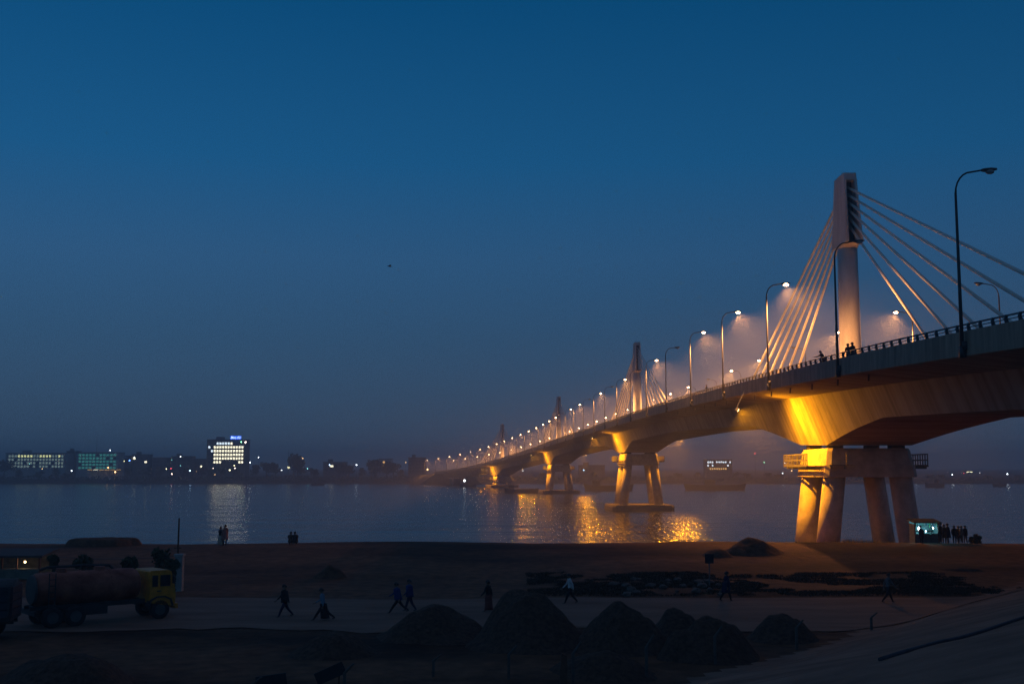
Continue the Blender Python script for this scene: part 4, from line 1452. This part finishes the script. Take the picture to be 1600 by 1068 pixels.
# open truck at the left edge, seen tail on beside the tanker
P2 = Vector((-22.5, 53.0))
tk = empty('cargo_truck', (P2.x, P2.y, gz(P2.x, P2.y) + 0.02), R(192))
M_BED = mat('blue truck boards', (0.022, 0.022, 0.035), 0.7, var=0.35, scale=2)
M_TARP = mat('grey tarpaulin', (0.05, 0.045, 0.042), 0.8, var=0.3, scale=2, bump=0.6)
g = MB(); g.box((2.6, 0, 0.95), (5.2, 2.2, 0.14)); g.build('bed_floor', M_CHAS, tk)
for sy in (-1, 1):
    for k in range(4):
        g = MB(); g.box((2.6, sy * 1.1, 1.2 + 0.34 * k), (5.2, 0.07, 0.30)); g.build('side_board', M_BED, tk)
    for x in (0.1, 1.35, 2.6, 3.85, 5.1):
        g = MB(); g.box((x, sy * 1.17, 1.65), (0.09, 0.07, 1.5)); g.build('stake', M_CHAS, tk)
for k in range(4):
    g = MB(); g.box((0.0, 0, 1.2 + 0.34 * k), (0.07, 2.1, 0.30)); g.build('tail_board', M_BED, tk)
g = MB()
rr_ = []
for i in range(9):
    x = 0.05 + 5.1 * i / 8
    rr_.append([(x, -1.16, 2.2), (x, -1.0, 2.42 + 0.06 * nz3(x, 1)), (x, -0.4, 2.62 + 0.12 * nz3(x * 1.3, 2)), (x, 0.4, 2.6 + 0.12 * nz3(x * 1.3, 5)), (x, 1.0, 2.42), (x, 1.16, 2.2)])
g.loft(rr_)
g.build('tarpaulin', M_TARP, tk, smooth=True)
g = MB(); g.loft([[(x, y, z) for x, z in ((5.35, 0.8), (7.1, 0.6), (7.15, 1.5), (6.9, 2.4), (5.35, 2.45))] for y in (-1.05, 1.05)]); cb2 = g.build('cab', M_BED, tk)
for sy in (-1, 1):
    g = MB(); g.box((6.2, sy * 1.055, 1.9), (0.9, 0.04, 0.55)); g.build('side_window', M_GL, cb2)
g = MB()
for y in (-0.42, 0.42): g.box((3.4, y, 0.78), (6.8, 0.1, 0.2))
g.build('chassis', M_CHAS, tk)
pr = {}
for x in (1.1, 2.2, 6.2):
    for y in (-0.9, 0.9): wheel(tk, x, y, 0.5, 0.3, pr)
tag(tk, 'dark boarded truck under a tarpaulin at the left edge', 'truck')

# ------------------------------------------------------------------ people
M_SKIN = mat('skin', (0.20, 0.11, 0.07), 0.6, var=0.1, scale=4)
M_HAIR = mat('hair', (0.012, 0.010, 0.010), 0.6, var=0.2, scale=8)
M_SHOE = mat('shoe leather', (0.03, 0.025, 0.02), 0.6)
CLOTH = {}
def cloth(name, col):
    if name not in CLOTH:
        CLOTH[name] = mat('cloth ' + name, col, 0.9, var=0.2, scale=9, spec=0.15)
    return CLOTH[name]
C_BLACK = cloth('black', (0.018, 0.018, 0.02)); C_BLUE = cloth('blue', (0.02, 0.04, 0.14)); C_WHITE = cloth('white', (0.55, 0.53, 0.5))
C_GREY = cloth('grey', (0.11, 0.11, 0.11)); C_RED = cloth('red brown', (0.16, 0.04, 0.03)); C_PALE = cloth('pale beige', (0.40, 0.32, 0.24)); C_SKY = cloth('light blue', (0.14, 0.22, 0.28))
C_DARKB = cloth('dark blue', (0.015, 0.02, 0.05)); C_PINK = cloth('dusty pink', (0.34, 0.16, 0.13)); C_BROWN = cloth('brown', (0.07, 0.045, 0.03))
POSES = {}
def person_mesh(key, hipz=0.90, lean=0, thigh=(0, 0), knee=(0, 0), arm=(8, -4), elbow=(12, 12), head=0, spread=0.0):
    """angles in degrees in the walking plane, forward positive; returns mesh, head centre and hip"""
    if key in POSES: return POSES[key]
    def d(a): return Vector((math.sin(R(a)), 0, -math.cos(R(a))))
    V, E, Rd, T = [], [], [], []
    def v(p, r, t, par=None):
        V.append(Vector(p)); Rd.append(r); T.append(t)
        if par is not None: E.append((par, len(V) - 1))
        return len(V) - 1
    hip = Vector((0, 0, hipz))
    up = Vector((math.sin(R(lean)), 0, math.cos(R(lean))))
    pel = v(hip, (0.15, 0.11), 2)
    wai = v(hip + up * 0.17, (0.135, 0.10), 1, pel)
    che = v(hip + up * 0.38, (0.165, 0.115), 1, wai)
    nb = v(hip + up * 0.53, (0.075, 0.07), 1, che)
    nk = v(hip + up * 0.585, (0.052, 0.052), 0, nb)
    hup = Vector((math.sin(R(lean + head)), 0, math.cos(R(lean + head))))
    hc0 = V[nk] + hup * 0.06
    h1 = v(hc0, (0.075, 0.085), 0, nk)
    h2 = v(hc0 + hup * 0.075 + Vector((0.012, 0, 0)), (0.078, 0.098), 0, h1)
    h3 = v(hc0 + hup * 0.135, (0.055, 0.07), 0, h2)
    hands = []
    for i, sy in enumerate((1, -1)):
        s = v(V[nb] - up * 0.055 + Vector((0, sy * 0.175, 0)), (0.062, 0.062), 1, nb)
        a = arm[i]
        e = v(V[s] + d(a) * 0.28 + Vector((0, sy * 0.05, 0)), (0.047, 0.047), 1, s)
        w = v(V[e] + d(a + elbow[i]) * 0.25 + Vector((0, sy * 0.01, 0)), (0.030, 0.034), 1, e)
        hn = v(V[w] + d(a + elbow[i] + 6) * 0.07, (0.020, 0.038), 0, w)
        hands.append((V[hn], d(a + elbow[i] + 10), sy))
        t_ = v(hip + Vector((0, sy * 0.095, -0.06)), (0.095, 0.095), 2, pel)
        k = v(V[t_] + d(thigh[i]) * 0.40 + Vector((0, sy * spread, 0)), (0.062, 0.066), 2, t_)
        c_ = v(V[k] + d(thigh[i] - knee[i]) * 0.14, (0.058, 0.058), 2, k)
        an = v(V[k] + d(thigh[i] - knee[i]) * 0.39, (0.036, 0.040), 2, c_)
        v(V[an] + Vector((0.14, 0, -0.035)), (0.026, 0.042), 3, an)
    me_ = bpy.data.meshes.new('body')
    me_.from_pydata([tuple(p) for p in V], E, [])
    ob = bpy.data.objects.new('tmp', me_); COL.objects.link(ob)
    md = ob.modifiers.new('s', 'SKIN')
    md.use_smooth_shade = True
    for i, sv in enumerate(me_.skin_vertices[0].data):
        sv.radius = Rd[i]; sv.use_root = (i == 0)
    ss = ob.modifiers.new('u', 'SUBSURF'); ss.levels = 1; ss.render_levels = 1
    bpy.context.view_layer.update()
    ev = ob.evaluated_get(bpy.context.evaluated_depsgraph_get())
    em_ = bpy.data.meshes.new_from_object(ev)
    bpy.data.objects.remove(ob)
    g = MB()
    verts = [tuple(q.co) for q in em_.vertices]
    seg = [(V[a], V[b], T[b]) for a, b in E]
    fs, ms = [], []
    for p in em_.polygons:
        c = Vector(p.center)
        best, bt = 1e9, 0
        for a, b, t in seg:
            ab = b - a
            u = max(0, min(1, (c - a).dot(ab) / max(1e-9, ab.length_squared)))
            dd = (c - (a + ab * u)).length
            if dd < best: best, bt = dd, t
        fs.append(tuple(p.vertices)); ms.append(bt)
    g.v = verts; g.f = fs; g.m = ms
    # face: nose, brow and ears; hands: palm end with five fingers
    hcn = hc0 + hup * 0.06
    g.box(hcn + Vector((0.098, 0, -0.005)), (0.03, 0.024, 0.045))
    g.box(hcn + Vector((0.088, 0, 0.035)), (0.02, 0.10, 0.014))
    g.box(hcn + Vector((0.086, 0, -0.05)), (0.02, 0.045, 0.012))
    for sy in (-1, 1): g.box(hcn + Vector((-0.005, sy * 0.088, 0.0)), (0.04, 0.02, 0.055))
    for hp, hd_, sy in hands:
        for q in range(4):
            b0 = hp + Vector((0.027 * (q - 1.5) * 0.75, 0, 0)) + hd_ * 0.01
            b1 = b0 + hd_ * (0.045, 0.052, 0.048, 0.036)[q]
            b2 = b1 + (hd_ + Vector((0, -sy * 0.7, 0))).normalized() * 0.032
            g.tube([b0, b1, b2], [0.010, 0.009, 0.007], 5)
        b0 = hp + Vector((0.02, 0, 0.02)); g.tube([b0, b0 + (hd_ + Vector((0.9, -sy * 0.3, 0))).normalized() * 0.05], [0.011, 0.008], 5)
    zmin = min(q[2] for q in g.v)
    POSES[key] = (g, hcn, hup, hip, zmin)
    bpy.data.meshes.remove(em_)
    return POSES[key]
PM = {}
def person(px_, pyfoot, pytop, Y, face, key, pose, shirt, trous, label, extra=None, loc=None, group=None, hgt=1.62, skin=None):
    g, hcn, hup, hip, zmin = person_mesh(key, **pose)
    ck = (key, shirt.name, trous.name)
    root = empty('person')
    if ck not in PM:
        q = MB(); q.v = list(g.v); q.f = list(g.f); q.m = list(g.m)
        PM[ck] = q.build('body', [M_SKIN, shirt, trous, M_SHOE], root, smooth=True)
    else:
        put(PM[ck], 'body', root)
    h = MB()
    K = 10
    rings = []
    side = Vector((0, 1, 0)); fw = side.cross(hup)
    for u in range(0, 5):
        t = math.pi * 0.55 * (1 - u / 4.6)
        rings.append([hcn + hup * (0.035 + 0.112 * math.cos(t)) + (fw * math.cos(2 * math.pi * k / K) * 0.112 + side * math.sin(2 * math.pi * k / K) * 0.098) * math.sin(t) - fw * 0.016 - hup * (0.03 * (1 - math.cos(2 * math.pi * k / K))) * (1 - u / 5) for k in range(K)])
    h.loft(rings)
    h.build('hair', M_HAIR, root, smooth=True)
    if extra:
        kind, m = extra
        s = MB()
        K = 16
        z0, z1, w0, w1 = {'skirt': (0.10, hip.z + 0.05, 0.24, 0.165), 'lungi': (0.16, hip.z + 0.06, 0.21, 0.165), 'shawl': (hip.z - 0.15, hip.z + 0.54, 0.24, 0.15), 'kurta': (hip.z - 0.38, hip.z + 0.3, 0.235, 0.19),
                          'jacket': (hip.z - 0.1, hip.z + 0.5, 0.205, 0.17)}[kind]
        rr_ = []
        for u in range(7):
            f = u / 6
            w = w0 + (w1 - w0) * f
            z = z0 + (z1 - z0) * f
            ex = (hip.x + (hup.x * 0.0)) + (pose.get('lean', 0) * 0.0)
            rr_.append([((1 + 0.08 * math.sin(5 * 2 * math.pi * k / K) * (1 - f)) * w * 0.88 * math.cos(2 * math.pi * k / K) + math.tan(R(pose.get('lean', 0))) * (z - hip.z), (1 + 0.08 * math.cos(4 * 2 * math.pi * k / K) * (1 - f)) * w * math.sin(2 * math.pi * k / K), z) for k in range(K)])
        s.loft(rr_)
        s.build(kind, m, root, smooth=True)
    if loc is None:
        X = (px_ - 800) / FPX * (Y * math.cos(PITCH))
        z = gz(X, Y)
        loc = Vector((X, Y, z))
        for _ in range(3):
            k_ = at(px_, pyfoot, Y)
            X = k_.x; loc = Vector((X, Y, gz(X, Y)))
    sc = hgt / 1.62
    root.scale = (sc * 1.2, sc * 1.2, sc)
    root.location = (loc.x, loc.y, loc.z - zmin * sc)
    root.rotation_euler = (0, 0, R(face))
    tag(root, label, 'person', group)
    return root
WALK = dict(thigh=(24, -20), knee=(6, 18), arm=(-22, 20), elbow=(18, 22), hipz=0.87, lean=4)
WALK2 = dict(thigh=(-16, 17), knee=(14, 4), arm=(16, -18), elbow=(25, 15), hipz=0.88, lean=3)
STRIDE = dict(thigh=(32, -28), knee=(4, 22), arm=(-26, 24), elbow=(30, 30), hipz=0.83, lean=8)
STAND = dict(thigh=(3, -2), knee=(2, 2), arm=(6, 2), elbow=(14, 20), hipz=0.9)
TALK = dict(thigh=(4, -4), knee=(2, 4), arm=(20, 4), elbow=(60, 20), hipz=0.9, head=8)
SIT = dict(hipz=0.13, thigh=(118, 122), knee=(118, 120), arm=(40, 44), elbow=(38, 30), lean=12, head=6, spread=0.06)
LEAN = dict(thigh=(-4, 2), knee=(2, 6), arm=(55, 50), elbow=(30, 35), hipz=0.88, lean=24, head=4)
STILL = dict(thigh=(0, 2), knee=(0, 3), arm=(-6, 10), elbow=(30, 8), hipz=0.9, lean=-2)
RP = 'people walking along the dirt road'
def YR(py): return 7.55 * FPX / math.cos(PITCH) ** 2 / (py - 731)
person(445, 957, 907, YR(957), 200, 'walk', WALK, C_BLACK, C_DARKB, 'person in black walking on the road right of the tanker, leftmost walker', ('jacket', C_BLACK), group=RP)
person(505, 962, 911, YR(962), 175, 'stride', STRIDE, C_SKY, C_BLACK, 'person in a light blue top and long dark skirt cloth striding left', ('lungi', C_BLACK), group=RP)
person(622, 951, 904, YR(951), 190, 'stride', STRIDE, C_BLUE, C_BLACK, 'striding person in a blue jacket, left one of the walking pair', ('jacket', C_BLUE), group=RP)
person(640, 946, 904, YR(948), 185, 'walk2', WALK2, C_BLUE, C_DARKB, 'person in blue half hidden by gravel, right one of the walking pair', ('jacket', C_BLUE), group=RP)
person(763, 951, 905, YR(951), 160, 'walk2', WALK2, C_BLACK, C_RED, 'person with a reddish skirt cloth walking left of the tallest heap', ('lungi', C_RED), group=RP)
person(891, 938, 890, YR(938), 190, 'walk', WALK, C_WHITE, C_BLACK, 'person in a pale shirt and dark trousers walking above the heaps', None, group=RP)
person(1135, 934, 896, YR(934), 20, 'walk2', WALK2, C_DARKB, C_BLACK, 'dark clothed person walking below the peaked earth mound', ('kurta', C_DARKB), group=RP)
person(1388, 937, 891, YR(937), 10, 'walk', WALK, C_GREY, C_BLACK, 'lone person in grey walking at right below the pier', None, group=RP)
CP = 'people on the bank crest at left'
person(344, 850, 824, 98.5, 60, 'talk', TALK, C_BLACK, C_PALE, 'shorter of two people standing on the crest, in a pale skirt', ('skirt', C_PALE), group=CP, hgt=1.5)
person(351, 850, 820, 98.5, 130, 'still', STILL, C_PINK, C_BLACK, 'taller of two people standing together on the crest', ('kurta', C_PINK), group=CP, hgt=1.66)
person(453, 852, 837, 98.3, 80, 'sit', SIT, C_BROWN, C_BLACK, 'person seated on the crest, left one of the sitting pair', None, group=CP)
person(461, 852, 837, 98.3, 110, 'sit', SIT, C_BLACK, C_BLACK, 'person in black seated on the crest, right one of the sitting pair', ('jacket', C_BLACK), group=CP)
KP = 'people waiting beside the kiosk'
for k, (px_, f, ky, po, sh, tr_, lab, h_) in enumerate([
        (1470, 150, 'stand', STAND, C_BLACK, C_DARKB, 'broad dark figure standing right beside the kiosk', 1.74),
        (1481.5, 170, 'talk', TALK, C_DARKB, C_GREY, 'second standing figure from the kiosk, tall and dark', 1.70),
        (1492, 40, 'still', STILL, C_BLACK, C_BLACK, 'third figure from the kiosk, left of a huddled group', 1.52),
        (1498, 200, 'stand', STAND, C_BROWN, C_BLACK, 'fourth figure from the kiosk, in brown in the huddled group', 1.50),
        (1509, 120, 'talk', TALK, C_BLACK, C_GREY, 'rightmost standing figure of the kiosk crowd', 1.52),
        (1476, 60, 'still', STILL, C_BROWN, C_BLACK, 'brown figure half hidden between the first two by the kiosk', 1.62),
        (1503, 320, 'stand', STAND, C_GREY, C_BLACK, 'grey figure between the huddled group and the rightmost one', 1.5),
        (1440, 20, 'still', STILL, C_DARKB, C_BLACK, 'dark figure standing in front of the lit kiosk counter', 1.42)]):
    Yk = 104.5 + 0.35 * (k % 2) if k < 7 else 101.8
    person(px_, 850, 820, Yk, f, ky, po, sh, tr_, lab, ('jacket', sh) if k % 2 == 0 else ('kurta', sh), group=KP, hgt=h_)
# people on the bridge
for px_, f, ky, po, sh, lab in ((1293, 200, 'lean', LEAN, C_BLACK, 'person leaning on the bridge rail left of the unlit lamp'),
                               (1331.5, 215, 'talk', TALK, C_BROWN, 'person behind the bridge rail before the pylon, left of two'),
                               (1338.5, 30, 'stand', STAND, C_BLACK, 'person behind the bridge rail before the pylon, right of two'),
                               (1106, 180, 'stand', STAND, C_BLACK, 'tiny person at the bridge rail near the third lit lamp')):
    off = -11.5
    Y = 100.0
    for _ in range(12):
        c, t, n = frame(Y)
        x = c.x + n.x * off
        Y = x * FPX * math.cos(PITCH) ** -1 / (px_ - 800)
    l = pt(Y, off, 0.45)
    person(px_, 0, 0, Y, f, ky, po, sh, C_BLACK, lab, None, loc=l, group='people on the bridge footway', hgt=1.7)
# raised footway they stand on
g = PB()
rings = []
for Y in stn:
    c, t, n = frame(Y)
    rings.append([c + n * x + Vector((0, 0, z)) for x, z in ((-12.075, 0.45), (-10.6, 0.45), (-10.55, 0.01))])
g.loft(rings, closed=False)
g.build('footway', M_CONC)

# ------------------------------------------------------------------ kiosk on the crest
Yk = 104.0
a = at(1425, 850, Yk); b = at(1464, 850, Yk)
kx = (a.x + b.x) / 2; kw = b.x - a.x
kz = gz(kx, Yk)
ktop = at(1445, 814, Yk).z - kz
root = empty('kiosk', (kx, Yk, kz))
M_KW = mat('kiosk boards', (0.10, 0.12, 0.13), 0.85, var=0.3, scale=4)
M_KR = mat('kiosk roof sheet', (0.05, 0.05, 0.05), 0.7, var=0.3, scale=4)
g = MB(); g.box((0, 0.75, ktop / 2), (kw * 0.95, 0.06, ktop)); g.build('back_wall', M_KW, root)
g = MB(); g.box((0, -0.02, ktop + 0.05), (kw * 1.12, 2.0, 0.08), Matrix.Rotation(R(7), 3, 'X')); g.build('roof', M_KR, root)
for x in (-1, 1):
    g = MB(); g.box((x * kw * 0.46, -0.7, ktop / 2), (0.08, 0.08, ktop)); g.build('post', M_RUST, root)
    g = MB(); g.box((x * kw * 0.47, 0.05, ktop / 2 - 0.1), (0.04, 1.4, ktop - 0.2)); g.build('side_wall', M_KW, root)
g = MB(); g.box((0, -0.68, 0.42), (kw * 0.96, 0.1, 0.84)); g.build('counter_front', M_KW, root)
g = MB(); g.box((0, -0.55, 0.88), (kw, 0.5, 0.05)); g.build('counter_top', M_KW, root)
for z in (1.15, 1.5):
    g = MB(); g.box((0, 0.55, z), (kw * 0.9, 0.3, 0.03)); g.build('shelf', M_KW, root)
pk = {}
krnd = random.Random(5)
for k in range(13):
    col = ('green', 'silver', 'blue', 'teal')[k % 4]
    m = mat('packet ' + col, {'green': (0.05, 0.5, 0.12), 'silver': (0.7, 0.7, 0.7), 'blue': (0.08, 0.2, 0.7), 'teal': (0.05, 0.4, 0.4)}[col], 0.35)
    x = -kw * 0.42 + kw * 0.84 * k / 12
    h_ = krnd.uniform(0.25, 0.5)
    if col not in pk:
        g = MB(); g.box((0, 0, -0.5), (0.07, 0.03, 1.0), taper=0.7); pk[col] = g.build('hanging_packet', m, root)
        o = pk[col]
    else:
        o = put(pk[col], 'hanging_packet', root)
    o.location = (x, -0.66, ktop - 0.05); o.scale = (1, 1, h_)
for x, z, cc, s in ((-kw * 0.27, ktop - 0.62, (0.75, 0.9, 1.0), 0.13), (kw * 0.30, ktop - 0.55, (0.9, 1.0, 0.85), 0.08), (0.0, ktop - 0.85, (0.55, 0.8, 1.0), 0.07)):
    g = MB(); g.ball((x, -0.45, z), (s * 0.7, s * 0.7, s * 1.4), 8, 6); g.build('bulb', em('kiosk bulb %.2f' % s, cc, 9), root)
ld = bpy.data.lights.new('kiosk_light', 'POINT'); ld.energy = 80; ld.color = (0.25, 0.9, 1.0); ld.shadow_soft_size = 0.1
lo = bpy.data.objects.new('kiosk_light', ld); COL.objects.link(lo); lo.parent = root; lo.location = (-kw * 0.1, -0.2, ktop - 0.5)
tag(root, 'small lit kiosk hung with green and blue packets on the crest', 'kiosk')

# ------------------------------------------------------------------ traffic on the deck
M_CARW = mat('pale car paint', (0.55, 0.5, 0.42), 0.35, var=0.1, scale=2)
M_CARR = mat('dark red paint', (0.25, 0.04, 0.03), 0.35, var=0.1, scale=2)
M_HL = em('head lamp', (1.0, 0.9, 0.75), 10)
def van(px_, off, toward, paint, label, hgt, length, name='minibus'):
    Y = 150.0
    for _ in range(15):
        c, t, n = frame(Y)
        Y = (c.x + n.x * off) * FPX / math.cos(PITCH) / (px_ - 800) if abs(px_ - 800) > 60 else Y
    c, t, n = frame(Y)
    rz = math.atan2(t.y, t.x) + (math.pi if toward else 0)
    root = empty(name, c + n * off + Vector((0, 0, 0.01)), rz)
    L, Hh = length, hgt
    pr_ = [(-L / 2, 0.4), (L / 2, 0.4), (L / 2, Hh * 0.5), (L / 2 - 0.55, Hh * 0.93), (L / 2 - 0.9, Hh), (-L / 2 + 0.15, Hh), (-L / 2, Hh * 0.92)]
    g = MB(); g.loft([[(x, y, z) for x, z in pr_] for y in (-0.9, 0.9)]); bd = g.build('body', paint, root)
    for sy in (-1, 1):
        for k in range(3):
            g = MB(); g.box((-L / 2 + L * (0.2 + 0.25 * k), sy * 0.905, Hh * 0.7), (L * 0.2, 0.02, Hh * 0.28)); g.build('window', M_GL, bd)
        g = MB(); g.box((L / 2, sy * 0.65, 0.75), (0.06, 0.25, 0.18)); g.build('headlight', M_HL, bd)
    pr2 = {}
    for x in (-L * 0.3, L * 0.32):
        for y in (-0.8, 0.8): wheel(root, x, y, 0.33, 0.2, pr2)
    tag(root, label, 'van' if name == 'minibus' else 'car', 'traffic on the bridge')
van(1096, -8.0, True, M_CARW, 'pale minibus on the bridge left of the tiny person', 2.35, 4.6)
van(1176, -7.5, False, M_CARW, 'pale car roof below the outermost stay cables', 1.95, 4.2, 'parked_car')
van(1237, -7.5, False, M_CARW, 'pale car roof at the foot of the inner stay cables', 1.9, 4.2, 'parked_car')
van(1017, -8.0, True, M_CARR, 'dark red minibus on the bridge before the second pylon', 2.5, 5.0)
# oncoming car where the bridge lands
c, t, n = frame(870)
root = empty('oncoming_car', c + n * -5 + Vector((0, 0, 0.01)), math.atan2(-t.y, -t.x))
g = MB(); g.loft([[(x, y, z) for x, z in ((-2, 0.35), (2.1, 0.35), (2.1, 0.85), (1.1, 0.95), (0.5, 1.5), (-1.2, 1.5), (-2, 0.95))] for y in (-0.85, 0.85)]); bd = g.build('body', M_CARR, root)
for sy in (-1, 1):
    g = MB(); g.ball((2.12, sy * 0.6, 0.7), (0.1, 0.3, 0.25), 8, 5); g.build('headlight', M_HL, bd)
pr2 = {}
for x in (-1.2, 1.3):
    for y in (-0.75, 0.75): wheel(root, x, y, 0.32, 0.2, pr2)
tag(root, 'oncoming car with bright headlights at the far bridge end', 'car', 'traffic on the bridge')

# ------------------------------------------------------------------ bird
p = at(609, 416, 160)
root = empty('flying_bird', p, R(200))
M_BIRD = mat('bird plumage', (0.03, 0.03, 0.035), 0.8)
g = MB(); g.ball((0, 0, 0), (0.26, 0.08, 0.075), 10, 6); g.ball((0.27, 0, 0.03), (0.08, 0.055, 0.055), 8, 5)
g.add([(-0.2, -0.05, 0), (-0.2, 0.05, 0), (-0.45, 0.1, 0), (-0.45, -0.1, 0)], [(0, 1, 2, 3)])
g.build('body', M_BIRD, root, smooth=True)
for sy in (-1, 1):
    g = MB()
    g.loft([[(0.12, sy * 0.05, 0.03), (-0.12, sy * 0.05, 0.03), (-0.12, sy * 0.05, 0.01), (0.12, sy * 0.05, 0.01)], [(0.14, sy * 0.3, 0.16), (-0.10, sy * 0.3, 0.16), (-0.1, sy * 0.3, 0.145), (0.14, sy * 0.3, 0.145)], [(0.0, sy * 0.62, 0.12), (-0.08, sy * 0.62, 0.12), (-0.08, sy * 0.62, 0.115), (0, sy * 0.62, 0.115)]])
    g.build('wing', M_BIRD, root)
tag(root, 'tiny dark bird flying alone in the open sky', 'bird')

# ------------------------------------------------------------------ haze
hz = MB()
hz.box((0, 1440, 23.5), (3960, 3160, 53))
M_HAZE = bpy.data.materials.new('haze')
M_HAZE.use_nodes = True
nt = M_HAZE.node_tree
nt.nodes.clear()
ho = nt.nodes.new('ShaderNodeOutputMaterial')
hv = nt.nodes.new('ShaderNodeVolumePrincipled')
hv.inputs['Color'].default_value = (0.94, 0.95, 0.97, 1)
hv.inputs['Density'].default_value = 0.0008
hv.inputs['Anisotropy'].default_value = 0.25
nt.links.new(hv.outputs[0], ho.inputs['Volume'])
tag(hz.build('haze', M_HAZE), 'thin evening haze over the river', kind='stuff')
